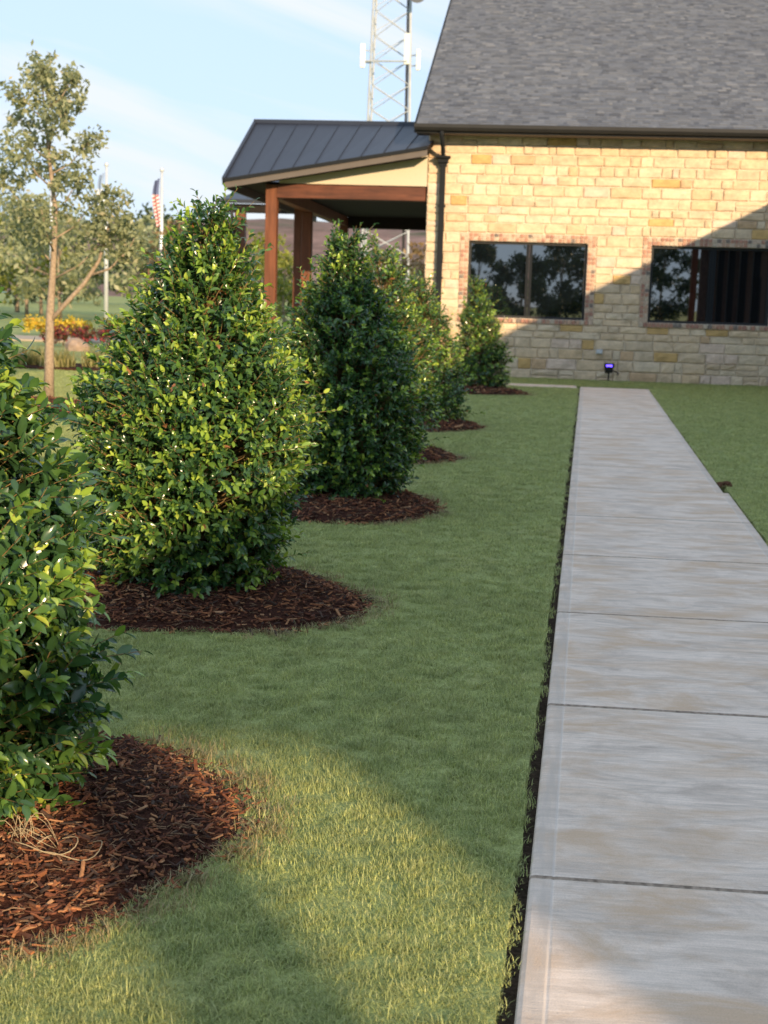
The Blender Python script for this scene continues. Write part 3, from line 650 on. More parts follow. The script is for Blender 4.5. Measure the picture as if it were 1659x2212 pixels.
MB().tube([(.07, .05, .20), (.16, .10, .17), (.20, .20, .14), (.19, .235, .12)], .014, 6).build('conduit', M['bronze'], Lt)
op = empty('outlet_cover', (1.255, 28.94, .56), 'pale grey outlet cover low on the stone wall', 'outlet')
MB().box(-.065, .065, -.015, .03, -.045, .045).build('plate', M['aluminium'], op, bevel=.005)
MB().box(-.055, .055, -.05, -.016, -.035, .04).build('lid', M['aluminium'], op, bevel=.008)

# ------------------------------------------------------------------ holly shrubs
LT = np.array([[0, 0, 0], [.22, 0, .0], [.5, 0, -.02], [.78, 0, -.07], [1., 0, -.15],
               [.20, .17, .055], [.52, .235, .05], [.80, .15, .0], [.20, -.17, .055], [.52, -.235, .05], [.80, -.15, .0]])
LF = np.array([[0, 1, 5], [1, 2, 6], [1, 6, 5], [2, 3, 7], [2, 7, 6], [3, 4, 7], [1, 0, 8], [2, 1, 9], [9, 1, 8], [3, 2, 10], [10, 2, 9], [4, 3, 10]])
LTF = np.array([[0, 0, 0], [.5, 0, -.02], [1, 0, -.15], [.48, .24, .05], [.48, -.24, .05]]); LFF = np.array([[0, 1, 3], [1, 2, 3], [1, 0, 4], [2, 1, 4]])
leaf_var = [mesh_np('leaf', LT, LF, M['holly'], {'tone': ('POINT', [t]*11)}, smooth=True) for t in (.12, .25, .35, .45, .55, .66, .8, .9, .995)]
LEAFTONES = np.array([.12, .25, .35, .45, .55, .66, .8, .9, .995])
def nrmz(a): return a/np.maximum(np.linalg.norm(a, axis=1, keepdims=True), 1e-9)
def leaf_mesh(name, P, D, Nn, S, tone, far, mat_):
    T, F = (LTF, LFF) if far else (LT, LF)
    Yv = nrmz(np.cross(Nn, D)); Z = np.cross(D, Yv); n, kv = len(P), len(T)
    wv = RNG.uniform(.8, 1.2, n); cv = RNG.uniform(.2, 1.8, n)
    V = P[:, None, :] + S[:, None, None]*(T[None, :, 0:1]*D[:, None, :] + (T[None, :, 1]*wv[:, None])[:, :, None]*Yv[:, None, :] + (T[None, :, 2]*cv[:, None])[:, :, None]*Z[:, None, :])
    FF = (F[None] + (np.arange(n)*kv)[:, None, None]).reshape(-1, 3)
    tn = np.repeat(tone, kv) + np.tile(np.where(T[:, 1] == 0, .03, -.01), n)*(np.repeat(tone, kv) < .9)
    return mesh_fast(name, V.reshape(-1, 3), FF, mat_, np.clip(tn, 0, 1), smooth=True)
def shrub(label, cx, cy, prof, tops, nsh, ll, far, parts, seed, skew=(0, 0), fr=.55, group='clipped holly shrubs in a row'):
    global RNG
    RNG = np.random.default_rng(seed); r = RNG
    E = empty('holly_shrub', (cx, cy, 0), label, 'shrub', group)
    pz, pr = np.array([p[0] for p in prof]), np.array([p[1] for p in prof]); H = pz[-1]
    zz = np.linspace(pz[0], H, 400); w = np.interp(zz, pz, pr) + .03; w /= w.sum()
    z = r.choice(zz, nsh, p=w) + r.normal(0, .02, nsh); z = np.clip(z, .05, H); ph = r.uniform(0, 2*np.pi, nsh); R = np.interp(z, pz, pr)
    lump = 1 + .09*np.sin(3*ph+seed) + .07*np.sin(5*ph+8*z+seed*2) + .06*np.sin(2*ph-11*z+seed)
    R = R*lump
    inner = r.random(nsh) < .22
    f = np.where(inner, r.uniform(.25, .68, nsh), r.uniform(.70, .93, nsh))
    ln = np.where(inner, .16, r.uniform(.09, .20, nsh)); ln = np.where(r.random(nsh) < .08, ln+r.uniform(.05, .15, nsh), ln)
    rad_ = np.stack([np.cos(ph), np.sin(ph), np.zeros(nsh)], 1)
    sx = skew[0]*z/H; sy = skew[1]*z/H
    base = rad_*(np.maximum(R*f - .25*ln*0, .01))[:, None] + np.stack([sx, sy, z], 1)
    ax = nrmz(rad_*r.uniform(.5, 1.0, nsh)[:, None] + np.array([0, 0, 1.])*(.15 + .8*(z/H))[:, None]*r.uniform(.5, 1.3, nsh)[:, None] + r.normal(0, .25, (nsh, 3)))
    # leaders at the top
    tb, ta, tl = [], [], []
    for (tx, ty, tz) in tops:
        for k_ in range(17):
            h0 = tz - r.uniform(.0, .55); sp = .13*(tz-h0)+.012
            tb.append((tx*(.85+.15*(h0/tz)) + r.normal(0, sp), ty + r.normal(0, sp), h0-.14)); a = np.array([r.normal(0, .28), r.normal(0, .28), 1.]); ta.append(a/np.linalg.norm(a)); tl.append(r.uniform(.12, .2))
        tb.append((tx, ty, tz-.2)); ta.append((0.03, 0, 1.)); tl.append(.2)
    base = np.concatenate([base, np.array(tb)]); ax = np.concatenate([ax, np.array(ta)]); ln = np.concatenate([ln, np.array(tl)]); inner = np.concatenate([inner, np.zeros(len(tb), bool)])
    ns_ = len(base); fresh = r.random(ns_) < fr
    Pl, Dl, Nl, Sl, Tl, Ol = [], [], [], [], [], []
    a1 = nrmz(np.cross(ax, np.array([.3, .2, .93]) + r.normal(0, .01, (ns_, 3)))); a2 = np.cross(ax, a1)
    m_ = 12 if not far else 10
    for k_ in range(m_):
        u = .12 + .88*(k_+.5)/m_; th = 2.4*k_ + r.uniform(0, .8, ns_); rd_ = a1*np.cos(th)[:, None] + a2*np.sin(th)[:, None]
        al = np.radians(62 - 34*u + r.normal(0, 9, ns_))
        D = nrmz(ax*np.cos(al)[:, None] + rd_*np.sin(al)[:, None] + np.array([0, 0, -.12]) + r.normal(0, .12, (ns_, 3)))
        Nn = nrmz(ax*.75 - rd_*.25 + np.array([0, 0, .35]) + r.normal(0, .25, (ns_, 3)))
        Pk = base + ax*(ln*u)[:, None]
        S = ll*r.uniform(.72, 1.2, ns_)*(1.05 - .38*u**3)
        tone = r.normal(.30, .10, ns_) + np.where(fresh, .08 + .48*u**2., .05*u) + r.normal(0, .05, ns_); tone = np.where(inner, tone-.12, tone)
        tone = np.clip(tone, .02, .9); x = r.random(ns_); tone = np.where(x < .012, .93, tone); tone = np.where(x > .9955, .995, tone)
        kp = r.random(ns_) < .93
        Pl.append(Pk[kp]); Dl.append(D[kp]); Nl.append(Nn[kp]); Sl.append(S[kp]); Tl.append(tone[kp]); Ol.append(u*(~inner[kp]))
    Pq, D, Nn, S, tone, ou = [np.concatenate(a) for a in (Pl, Dl, Nl, Sl, Tl, Ol)]
    ok = Pq[:, 2] > .03; Pq, D, Nn, S, tone, ou = Pq[ok], D[ok], Nn[ok], S[ok], tone[ok], ou[ok]
    if parts:
        Rr = np.interp(np.clip(Pq[:, 2], pz[0], H), pz, pr)+.02; q = np.hypot(Pq[:, 0]-skew[0]*Pq[:, 2]/H, Pq[:, 1])/Rr
        toc = np.array([-cx, -cy]); toc = toc/np.linalg.norm(toc); face = (Pq[:, :2] @ toc)/Rr
        wx = Pq[:, 0]+cx; wy_ = Pq[:, 1]+cy; vis = (wx > -.372*wy_ + .02)
        sc = np.where(vis, 0, -9) + np.clip(q, 0, 1.15)*1.0 + .8*np.clip(face, -.5, .9) + .25*ou + r.uniform(0, .7, len(q)) + 4*(S-ll)
        pick = np.argsort(-sc)[:300]; msk = np.zeros(len(Pq), bool); msk[pick] = True
        Yv = nrmz(np.cross(Nn, D)); Z = np.cross(D, Yv)
        for i in pick:
            o = bpy.data.objects.new('leaf', leaf_var[int(np.argmin(abs(LEAFTONES-tone[i])))])
            s_ = float(S[i]); mw = Matrix(((D[i, 0]*s_, Yv[i, 0]*s_, Z[i, 0]*s_, Pq[i, 0]), (D[i, 1]*s_, Yv[i, 1]*s_, Z[i, 1]*s_, Pq[i, 1]), (D[i, 2]*s_, Yv[i, 2]*s_, Z[i, 2]*s_, Pq[i, 2]), (0, 0, 0, 1)))
            o.matrix_local = mw; COL.objects.link(o); o.parent = E; o.matrix_local = mw
        Pq, D, Nn, S, tone = [a[~msk] for a in (Pq, D, Nn, S, tone)]
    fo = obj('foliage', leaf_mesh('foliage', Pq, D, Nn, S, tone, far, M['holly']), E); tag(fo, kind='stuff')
    # twigs (three sided)
    c3 = np.array([0, 2.094, 4.189]); ring = (a1[:, None, :]*np.cos(c3)[None, :, None] + a2[:, None, :]*np.sin(c3)[None, :, None])
    root = base - ax*.05; inn = base*np.array([.45, .45, 1.]) - np.array([0, 0, .10])
    tips = base + ax*(ln*.95)[:, None]; rr = .0022 if not far else .003
    V = np.concatenate([inn[:, None, :] + ring*rr*1.4, base[:, None, :] + ring*rr, tips[:, None, :] + ring*rr*.5], 1).reshape(-1, 3)
    q4 = np.array([[0, 1, 4, 3], [1, 2, 5, 4], [2, 0, 3, 5], [3, 4, 7, 6], [4, 5, 8, 7], [5, 3, 6, 8]]); FF = (q4[None] + (np.arange(ns_)*9)[:, None, None]).reshape(-1, 4)
    obj('twigs', mesh_fast('twigs', V, FF, M['twig']), E)
    st = MB(); st.tube([(0, 0, -.03), (.01, 0, H*.4), (skew[0]*.9, skew[1]*.9, H*.9)], [.03, .02, .006], 8)
    for k_ in range(9):
        a = k_*2.4+seed; h0 = .08+.13*k_; st.tube([(0, 0, h0), (.2*math.cos(a), .2*math.sin(a), h0+.12), (.36*math.cos(a)*(1-h0/H), .36*math.sin(a)*(1-h0/H), h0+.3)], [.012, .008, .003], 6)
    st.build('trunk', M['stem'], E)
    return E
S2P = [(.05, .30), (.15, .40), (.33, .45), (.67, .50), (.9, .46), (1.1, .38), (1.35, .23), (1.54, .11), (1.68, .04), (1.8, .02)]
shrub('tall glossy holly filling the left edge of the picture', -1.66, 3.62, [(.06, .30), (.2, .39), (.4, .47), (.62, .46), (.84, .40), (1.05, .30), (1.28, .18), (1.45, .09), (1.6, .03)], [(-.12, 0, 1.68)], 2000, .058, False, True, 3, fr=.36)
shrub('big sunlit bright green holly, second from the front', -1.655, 6.75, S2P, [(.17, 0, 1.95), (-.10, .0, 1.74)], 3000, .047, False, True, 4, (.10, 0))
shrub('shaded dark green holly, third from the front', -1.34, 10.2, [(.05, .34), (.13, .44), (.47, .50), (.75, .48), (1.02, .42), (1.3, .28), (1.5, .12), (1.7, .05), (1.8, .02)], [(-.12, 0, 1.98), (-.27, 0, 1.66)], 3000, .047, False, True, 5, (-.03, 0), fr=.45)
shrub('holly mostly hidden behind the shaded one, fourth from the front', -1.47, 13.6, [(.05, .34), (.2, .47), (.5, .52), (1., .43), (1.4, .24), (1.7, .12), (1.85, .05)], [(-.08, 0, 2.07), (.1, 0, 1.9)], 1300, .056, True, False, 6)
shrub('narrow pointed holly in front of the downspout', -1.26, 17.0, [(.05, .34), (.15, .43), (.49, .41), (.8, .34), (1.19, .24), (1.5, .10), (1.65, .04)], [(-.2, 0, 1.82), (-.08, 0, 1.7)], 1200, .056, True, False, 7, (-.15, 0))
shrub('farthest cone shaped holly standing before the window', -.88, 23.8, [(.05, .34), (.14, .40), (.51, .38), (.8, .32), (1.11, .25), (1.4, .15), (1.6, .07), (1.75, .03)], [(-.15, 0, 1.88), (-.05, 0, 1.75)], 1200, .058, True, False, 8, (-.12, 0))
# dry straw at the foot of the near holly
sw = MB(); r_ = random.Random(3)
for k_ in range(11):
    a = r_.uniform(0, 6.28); l_ = r_.uniform(.06, .15); p0 = Vector((-1.235+r_.uniform(-.03, .03), 3.37+r_.uniform(-.03, .03), .05)); hh = r_.uniform(.02, .10); cu = r_.uniform(-2.2, 2.2); pts_ = []
    for j_ in range(9):
        u = j_/8; aa = a+cu*u*u; pts_.append(p0 + Vector((math.cos(aa)*l_*u, math.sin(aa)*l_*u*.7, hh*math.sin(math.pi*min(1, u*1.15)) - .005*u)))
    sw.tube(pts_, [.0013*(1-.6*j_/8) for j_ in range(9)], 4)
for cx_, cy_, rx_, ry_, z_, a0, a1 in ((-1.17, 3.34, .085, .05, .075, -2.8, 1.2), (-1.13, 3.36, .10, .07, .06, -2.2, .9), (-1.2, 3.33, .05, .04, .09, -1., 3.4)):
    sw.tube([(cx_+rx_*math.cos(a0+(a1-a0)*j_/14), cy_+ry_*math.sin(a0+(a1-a0)*j_/14), z_+.012*math.sin(j_*.7)) for j_ in range(15)], .0014, 5)
swo = sw.build('dry_grass_clump', M['straw']); tag(swo, 'curled dry straw lying on the near mulch bed', 'dry grass')
dc = MB()
for k_ in range(14):
    a = r_.uniform(0, 6.28); d_ = r_.uniform(0, .06); x, y = 1.63+d_*math.cos(a)*1.2, 12.22+d_*math.sin(a); s_ = r_.uniform(.012, .026); dc.tube([(x, y, -.02), (x+r_.uniform(-.01, .01), y, s_*.6), (x+r_.uniform(-.02, .02), y+.01, s_)], [s_, s_*.8, s_*.3], 6)
dco = dc.build('dirt_clod', plain('brown_clod', (.12, .06, .035), .95, .1, .4, 60)); tag(dco, 'small clod of brown dirt on the right edge of the walk', 'dirt')

# ------------------------------------------------------------------ trees
def crown(name, clumps, size, mat_, parent, seed, sub=14, squash=.8):
    r = np.random.default_rng(seed); P = []
    for (c, rr, n) in clumps:
        rr = np.array(rr if hasattr(rr, '__len__') else (rr, rr, rr)); k_ = max(4, int(n/sub))
        cc = r.normal(0, 1, (k_, 3)); cc = nrmz(cc)*(r.random((k_, 1))**.45)*rr + np.array(c)
        pp = cc[r.integers(0, k_, n)] + r.normal(0, .16, (n, 3))*rr.mean(); P.append(pp)
    P = np.concatenate(P); n = len(P); D = nrmz(r.normal(0, 1, (n, 3)) + np.array([0, 0, -.25])); Nn = nrmz(r.normal(0, 1, (n, 3)) + np.array([0, 0, .8]))
    Yv = nrmz(np.cross(Nn, D)); S = size*r.uniform(.6, 1.3, n)
    V = np.stack([P, P+(D*.5+Yv*.26)*S[:, None], P+D*S[:, None], P+(D*.5-Yv*.26)*S[:, None]], 1).reshape(-1, 3)
    FF = np.arange(n*4).reshape(-1, 4); tone = np.clip(r.normal(.5, .24, n), 0, 1)
    o = obj(name, mesh_fast(name, V, FF, mat_, np.repeat(tone, 4)), parent); tag(o, kind='stuff'); return o
def tree(name, label, base, limbs, clumps, size, mat_, seed, group=None, bark=None):
    T = empty(name, base, label, 'tree', group); tr = MB()
    for pts_, rads_ in limbs: tr.tube(pts_, rads_, 8)
    tr.build('trunk', bark or M['bark'], T, smooth=True); crown('crown', clumps, size, mat_, T, seed); return T
# young tree with a low fork on the left
bx, by = -6.55, 18.94
def q(x, z, y=0): return (x-bx, y, z)
limbs = [([q(-6.55, -.05), q(-6.54, .6), q(-6.53, 1.1), q(-6.48, 1.8), q(-6.45, 2.5), q(-6.55, 3.3), q(-6.62, 4.1)], [.075, .062, .055, .042, .032, .02, .008]),
         ([q(-6.53, 1.02), q(-6.3, 1.28), q(-6.05, 1.55), q(-5.85, 1.85), q(-5.72, 2.3), q(-5.66, 2.6)], [.036, .033, .03, .024, .014, .007]), ([q(-5.98, 1.65), q(-5.7, 1.75), q(-5.45, 2.0), q(-5.35, 2.2)], [.02, .016, .011, .005])]
cl = []
rr_ = random.Random(9)
for k_ in range(15):
    z0 = 1.6 + k_*.17; a = k_*2.4; l_ = .55*(1-.045*k_) + .15; xx = -6.46 - .1*(k_/15); ex_, ey_, ez_ = xx+l_*math.cos(a), l_*math.sin(a), z0+.5*l_+.2
    limbs.append(([q(xx, z0), q(xx+.5*l_*math.cos(a), z0+.2*l_+.05, .5*l_*math.sin(a)), q(ex_, ez_, ey_)], [.014, .009, .004])); cl.append((q(ex_, ez_, ey_), (.23, .23, .26), 210)); cl.append((q((xx+ex_)/2, (z0+ez_)/2+.05, ey_/2), (.22, .22, .2), 130))
cl += [(q(-6.62, 4.25), (.16, .16, .3), 190), (q(-6.42, 4.1), (.15, .15, .25), 140), (q(-5.68, 2.55), (.28, .3, .28), 480), (q(-5.45, 2.25), (.26, .3, .22), 300), (q(-5.85, 2.2), (.25, .3, .3), 320), (q(-5.5, 1.95), (.3, .3, .2), 220), (q(-6.95, 2.3), (.4, .4, .5), 420), (q(-7.1, 3.1), (.25, .3, .35), 240)]
tree('young_tree', 'slim young tree with a low forked limb at the left', (bx, by, 0), limbs, cl, .085, M['olive'], 21)
def simple_tree(name, label, x, y, h, w, mat_, seed, size, n=1400, group=None, lowf=.25):
    r = random.Random(seed); limbs = [([(0, 0, -.1), (r.uniform(-.1, .1), 0, h*.35), (r.uniform(-.2, .2), 0, h*.8)], [.035*h*.6, .022*h*.6, .008*h*.5])]; cl = []
    for k_ in range(9):
        a = k_*2.4+seed; zz = h*(lowf + (1-lowf-.12)*(k_+.5)/9); l_ = w*.5*math.sin(math.pi*min(1, (k_+1.3)/10))*r.uniform(.6, 1.1)
        ex_, ey_, ez_ = l_*math.cos(a), l_*math.sin(a), zz+.12*h*r.uniform(.2, 1); limbs.append(([(0, 0, zz*.75), (ex_*.5, ey_*.5, zz*.95), (ex_, ey_, ez_)], [.012*h*.6, .008*h*.6, .003*h])); cl.append(((ex_, ey_, ez_), (w*.24, w*.24, h*.13), n//9))
    return tree(name, label, (x, y, 0), limbs, cl, size, mat_, seed, group)
BG = 'trees in the background left of the porch'
simple_tree('background_tree', 'broad olive tree with thick pale trunk at the far left edge', -33.3, 90.3, 7.6, 9., M['olive'], 31, .42, 2200, BG, .42)
simple_tree('background_tree', 'low olive tree filling the gap under the young tree', -23.6, 70, 5.0, 5.2, M['olive'], 32, .34, 1900, BG, .15)
simple_tree('background_tree', 'dark olive tree behind the middle flagpole', -22.2, 82, 6.3, 6.0, M['darkwood'], 33, .36, 2000, BG, .12)
simple_tree('background_tree', 'olive tree just left of the striped flag', -17.6, 66, 4.8, 4.2, M['olive'], 34, .3, 1800, BG, .12)
simple_tree('background_tree', 'yellowish olive tree behind the left flagpole', -27.5, 76, 5.2, 5.2, M['yellowgreen'], 35, .34, 1700, BG, .15)
simple_tree('background_tree', 'pale feathery tree peeking over the big sunlit holly', -9.7, 40, 3.35, 2.6, M['rust'], 36, .16, 1600, BG, .2)
simple_tree('background_tree', 'yellow green tree seen between the porch posts', -13.2, 68, 4.5, 3.6, M['yellowgreen'], 37, .26, 2000, BG, .1)
simple_tree('background_tree', 'small yellow green tree left of the front porch post', -15.6, 72, 3.9, 3.6, M['yellowgreen'], 38, .28, 1700, BG, .08)
simple_tree('background_tree', 'yellow green tree beyond the rear porch posts', -10.9, 62, 3.2, 2.4, M['yellowgreen'], 39, .24, 1100, BG, .1)
simple_tree('background_tree', 'rust brown tree between tower and stone wall', -4.6, 60, 3.9, 2.6, M['rust'], 40, .24, 1300, BG, .1)
simple_tree('background_tree', 'dark bushy tree in shade left of the flowers', -29.5, 84, 5.4, 6., M['darkwood'], 41, .36, 1800, BG, .1)
simple_tree('background_tree', 'olive tree low behind the tower foot', -9.3, 92, 4.0, 5., M['olive'], 42, .34, 1300, BG, .08)
# trees behind the camera, mirrored in the windows
MG = 'trees mirrored in the window glass'
for k_, (x, y, h, w_) in enumerate(((-7.5, -42, 7.2, 4.2), (-4.3, -46, 5.9, 4.0), (-1.2, -44, 5.0, 4.4), (1.6, -48, 6.6, 4.4), (4.8, -46, 7.0, 5.), (9.0, -50, 6.5, 5.))):
    simple_tree('mirrored_tree', 'dark tree reflected in the window glass behind the viewer', x, y, h, w_, M['darkwood'], 50+k_, .34, 4200, MG, .02)
# bare twiggy shrub behind the big holly
tw = MB(); r_ = random.Random(5)
for k_ in range(40):
    a = r_.uniform(0, 6.28); l_ = r_.uniform(.7, 1.75); s_ = r_.uniform(.05, .22); tw.tube([(0, 0, 0), (s_*.5*math.cos(a), s_*.5*math.sin(a), l_*.5), (s_*math.cos(a), s_*math.sin(a), l_)], [.006, .004, .0015], 4)
tws = tw.build('bare_shrub', M['rust'] if False else plain('reddish_twig', (.30, .15, .09), .8)); tws.location = (-3.25, 12.1, 0); tag(tws, 'leafless reddish twiggy shrub behind the big holly', 'shrub')

# ------------------------------------------------------------------ lattice tower
TW = empty('lattice_tower', (-8.6, 80, 0), 'tall galvanised three legged lattice radio tower behind the porch', 'tower')
def tw_w(z): return 2.72 - .042*z
ang = [rad(8), rad(8+137), rad(8+205)]
def tl(i, z): r_ = tw_w(z)*.53; return Vector((r_*math.cos(ang[i]), r_*math.sin(ang[i]), z))
cyl = MB().tube([(0, 0, 0), (0, 0, 1)], 1., 8).mesh('brace', M['steel'])
def strut(name, a, b, r_, parent):
    o = bpy.data.objects.new(name, cyl); d = b-a; COL.objects.link(o); o.parent = parent
    o.matrix_local = Matrix.LocRotScale(a, d.to_track_quat('Z', 'Y'), Vector((r_, r_, d.length))); return o
TH = 24.7
for i in range(3): strut('leg', tl(i, -.1), tl(i, TH),   .075 if i == 0 else .055, TW)
zz = 0.
while zz < TH-1.0:
    for i in range(3):
        j = (i+1) % 3; strut('brace', tl(i, zz), tl(j, zz+1.3), .024, TW); strut('brace', tl(j, zz), tl(i, zz+1.3), .024, TW)
    zz += 1.3
def panel(name, x, y, z, w, h, d, tox):
    pn = MB().box(x-w/2, x+w/2, y-d/2, y+d/2, z-h/2, z+h/2).build(name, M['whiteplastic'], TW, bevel=.03)
    for k_ in (-.25, .25): MB().tube([(x, y+d/2+.01, z+k_*h), (tox, y+d/2+.3, z+k_*h)], .035, 6).build('bracket', M['steel'], pn)
panel('panel_antenna', -1.35, -.9, 14.35, .26, 1.25, .15, -.9); panel('panel_antenna', 1.02, -.8, 14.75, .30, 1.6, .18, .9); panel('panel_antenna', 1.55, .2, 14.35, .22, 1.1, .15, 1.0)
MB().tube([(1.05, -.9, 14.1), (-1.2, -.8, 14.1)], .05, 6).build('mount_ring', M['steel'], TW)
dsh = MB().tube([(1.5, -.55, 17.55), (1.5, -.75, 17.55), (1.5, -1.0, 17.55)], [.10, .40, .48], 16).build('dish_antenna', plain('grey_dish', (.10, .11, .12), .5), TW)
MB().tube([(1.5, -.5, 17.55), (1.1, -.1, 17.5)], .05, 6).build('bracket', M['steel'], dsh)
for k_ in range(4): MB().tube([(1.18-.04*k_, .22, 0), (.90-.04*k_, .22, TH-1)], .02, 5).build('cable', M['bronze'], TW)
# ------------------------------------------------------------------ flagpoles and flags
def flag_mat(name, a, b_, top, freq):
    m_, t, b = mat(name, a, .8, .2); tcx = N(t, 'ShaderNodeTexCoord'); mp_ = N(t, 'ShaderNodeMapping'); mp_.inputs['Rotation'].default_value = (0, rad(32), 0); t.links.new(tcx.outputs['Object'], mp_.inputs[0])
    wv = N(t, 'ShaderNodeTexWave', Scale=freq, Distortion=.6); wv.bands_direction = 'Z'; t.links.new(mp_.outputs[0], wv.inputs['Vector'])
    c = ramp(t, wv.outputs[0], [(.45, a), (.55, b_)]); sp = N(t, 'ShaderNodeSeparateXYZ'); t.links.new(tcx.outputs['Object'], sp.inputs[0])
    mt = N(t, 'ShaderNodeMath', operation='GREATER_THAN'); mt.inputs[1].default_value = -.62; t.links.new(sp.outputs['Z'], mt.inputs[0])
    t.links.new(mixc(t, mt.outputs[0], c, top), b.inputs['Base Color']); return m_
def flagpole(label, x, y, h, fl=None, flabel=None):
    fp = empty('flagpole', (x, y, 0), label, 'flagpole', 'flagpoles beyond the lawn')
    MB().tube([(0, 0, -.1), (0, 0, h*.5), (0, 0, h)], [.085, .075, .045], 10).build('pole', M['aluminium'], fp, smooth=True)
    MB().tube([(0, 0, h), (0, 0, h+.04), (0, 0, h+.12), (0, 0, h+.17)], [.03, .08, .08, .02], 10).build('finial', M['aluminium'], fp, smooth=True)
    if fl is not None:
        V, F = [], []; nz, nx = 16, 10
        for j in range(nz):
            v = j/(nz-1)
            for i in range(nx):
                u = i/(nx-1); wid_ = .15 + .07*math.sin(v*3.0); V.append((-.06 - u*wid_ - .05*math.sin(v*5), .10*math.sin(u*11+v*2.)*(.4+u), -v*1.7 - .12*u))
        for j in range(nz-1):
            for i in range(nx-1): F.append([j*nx+i, j*nx+i+1, (j+1)*nx+i+1, (j+1)*nx+i])
        me = mesh_np('flag', V, F, fl, smooth=True); fo = obj('flag', me, None, (x, y-.05, h-.2)); tag(fo, flabel, 'flag', 'flags hanging limp on the poles')
flagpole('right flagpole rising above the big sunlit holly', -14.0, 53, 5.85, flag_mat('striped_flag', (.52, .12, .12), (.66, .64, .64), (.12, .15, .28), 2.6), 'limp red and white striped flag with blue top')
flagpole('middle flagpole in front of the small crown', -16.1, 53, 6.0, flag_mat('pale_flag', (.55, .60, .68), (.68, .70, .74), (.30, .40, .58), .8), 'limp pale blue flag on the middle pole')
flagpole('left flagpole beside the young tree trunk', -18.2, 53, 6.0)
# ------------------------------------------------------------------ flower beds, planting strip, drive
def blob_plants(name, label, cat, loc, ext, n, size, mat_, h, seed, group=None, stemmat=None):
    e_ = empty(name, loc, label, cat, group); r = np.random.default_rng(seed)
    cl = [((r.uniform(-ext[0], ext[0]), r.uniform(-ext[1], ext[1]), h*.55), (.35, .35, h*.5), n//8) for _ in range(8)]
    crown('blossom' if 'flower' in name else 'foliage', cl, size, mat_, e_, seed, 10); return e_
M['yellowflower'] = leaf_mat('yellow_petal', [(0., (.12, .16, .03)), (.35, (.50, .38, .05)), (.8, (.74, .56, .08)), (1., (.55, .24, .06))], .6, .3)
M['redflower'] = leaf_mat('red_petal', [(0., (.05, .07, .02)), (.45, (.10, .05, .03)), (.8, (.26, .04, .05)), (1., (.45, .06, .08))], .6, .3)
M['strapleaf'] = leaf_mat('strap_leaf', [(0., (.12, .13, .04)), (.5, (.25, .24, .08)), (1., (.42, .36, .16))], .6, .3)
blob_plants('flower_patch', 'row of yellow flowers left of the young tree trunk', 'flowers', (-15.8, 46.2, 0), (1.2, .3), 1500, .13, M['yellowflower'], .55, 71, 'flower patches')
blob_plants('flower_patch', 'yellow and orange flowers right of the young tree trunk', 'flowers', (-14.0, 48.0, 0), (.75, .3), 1000, .13, M['yellowflower'], .55, 72, 'flower patches')
blob_plants('flower_patch', 'dark bed of red flowers right of the young tree trunk', 'flowers', (-12.2, 38.2, 0), (.9, .4), 1100, .12, M['redflower'], .5, 73, 'flower patches')
for k_, (x, y, lb) in enumerate(((-9.6, 26.6, 'leftmost clump of pale green low planting beyond the lawn'), (-8.9, 26.2, 'pale green low clump right behind the young tree trunk'), (-8.2, 26.6, 'pale low clump touching the big holly outline'))):
    e_ = empty('low_plant', (x, y, 0), lb, 'plant', 'low planting beyond the sunlit lawn')
    obj('foliage', blades_mesh('foliage', 260, M['strapleaf'], .32, .25, .52, .022, 1.0, .3, seed=80+k_), e_)
ms = MB(); ms.box(-11.5, -6.4, 25.6, 27.6, -.05, .03); mso = ms.build('mulch_strip', M['mulch']); tag(mso, 'brown mulch strip under the low pale plants', 'mulch bed')
bl = MB(); bl.tube([(-11.2, 34.5, -.05), (-11.2, 34.5, .12), (-11.17, 34.5, .22), (-11.15, 34.5, .27)], [.30, .31, .22, .06], 9); blo = bl.build('boulder', plain('pink_boulder', (.34, .25, .19), .9, .2, .25, 6, bmp=.6)); tag(blo, 'pinkish landscape boulder below the red flowers', 'boulder')
dv = MB().box(-40, -9.5, 31.4, 34.0, -.07, -.02).build('driveway', plain('pale_drive', (.48, .44, .40), .9, .2, .1, 3)); tag(dv, kind='structure')
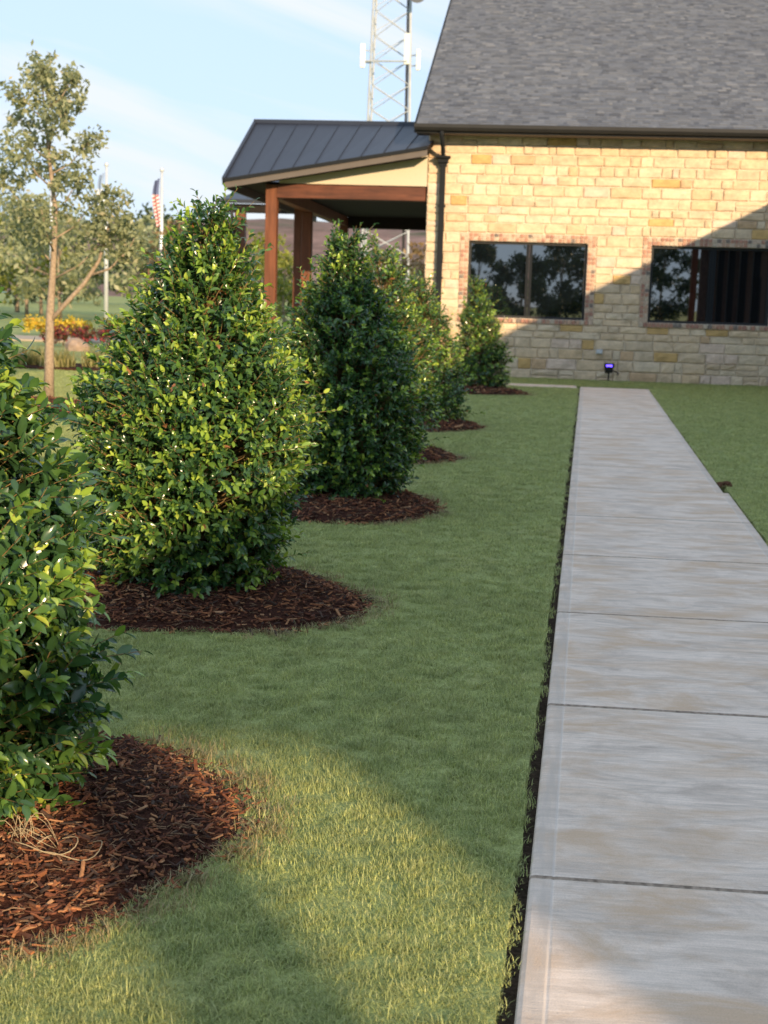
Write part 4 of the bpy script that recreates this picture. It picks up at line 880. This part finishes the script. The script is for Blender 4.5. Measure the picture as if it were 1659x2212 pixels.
dv2 = MB().box(-60, -10.5, 41., 44.5, -.07, -.02).build('driveway', plain('tan_path', (.42, .34, .25), .9, .2, .15, 3)); tag(dv2, kind='structure')
# ------------------------------------------------------------------ far hills and wood
def hills(name, y0, y1, hf, mat_, label):
    xs_ = np.linspace(-900, 700, 130); ys_ = np.linspace(y0, y1, 26); V = []
    r = np.random.default_rng(3); off = r.normal(0, 1, (26, 130))
    for j, y in enumerate(ys_):
        v = j/25
        for i, x in enumerate(xs_): V.append((x, y, -2 + hf(x)*math.sin(min(1, v*1.35)*math.pi/2)**1.4*(1 if v < .75 else 1-.3*(v-.75)) + off[j, i]*.55*min(1, v*3)))
    F = [[j*130+i, j*130+i+1, (j+1)*130+i+1, (j+1)*130+i] for j in range(25) for i in range(129)]
    o = obj(name, mesh_np(name, V, F, mat_, smooth=True)); tag(o, label, kind='structure')
def hill_mat():
    m_, t, b = mat('brown_hillside', (.2, .14, .12), .95, .1); p = pos(t); n1 = noise(t, p, (.02, .012, .12), 1., 6, .6); n2 = noise(t, p, (.09, .05, .3), 1., 5, .7)
    c = ramp(t, n1, [(.3, (.10, .10, .06)), (.5, (.20, .135, .115)), (.68, (.26, .175, .15))]); c = mixc(t, .75, c, ramp(t, n2, [(.3, (.5, .52, .5)), (.65, (1.25, 1.2, 1.2))]), 'MULTIPLY')
    t.links.new(c, b.inputs['Base Color']); return m_
hills('hill', 420, 900, lambda x: 43 + 3*math.sin(x*.013+1) + 2*math.sin(x*.031), hill_mat(), 'low brown hillside beyond the porch')
wd = []
rr_ = random.Random(4)
for k_ in range(95):
    x = -120 + k_*1.55 + rr_.uniform(-.8, .8); y = 150 + rr_.uniform(-14, 14); top = (8.0 if x < -40 else 6.0) + rr_.uniform(-1.2, .8)
    if x > -27: top = 3.5 + rr_.uniform(-.6, .6)
    wd.append(((x, y, top*.5), (1.9, 1.9, top*.42), 170))
wo = crown('far_wood', wd, .8, M['darkwood'], None, 90); tag(wo, 'dark line of far woodland along the skyline', 'wood', kind='stuff')
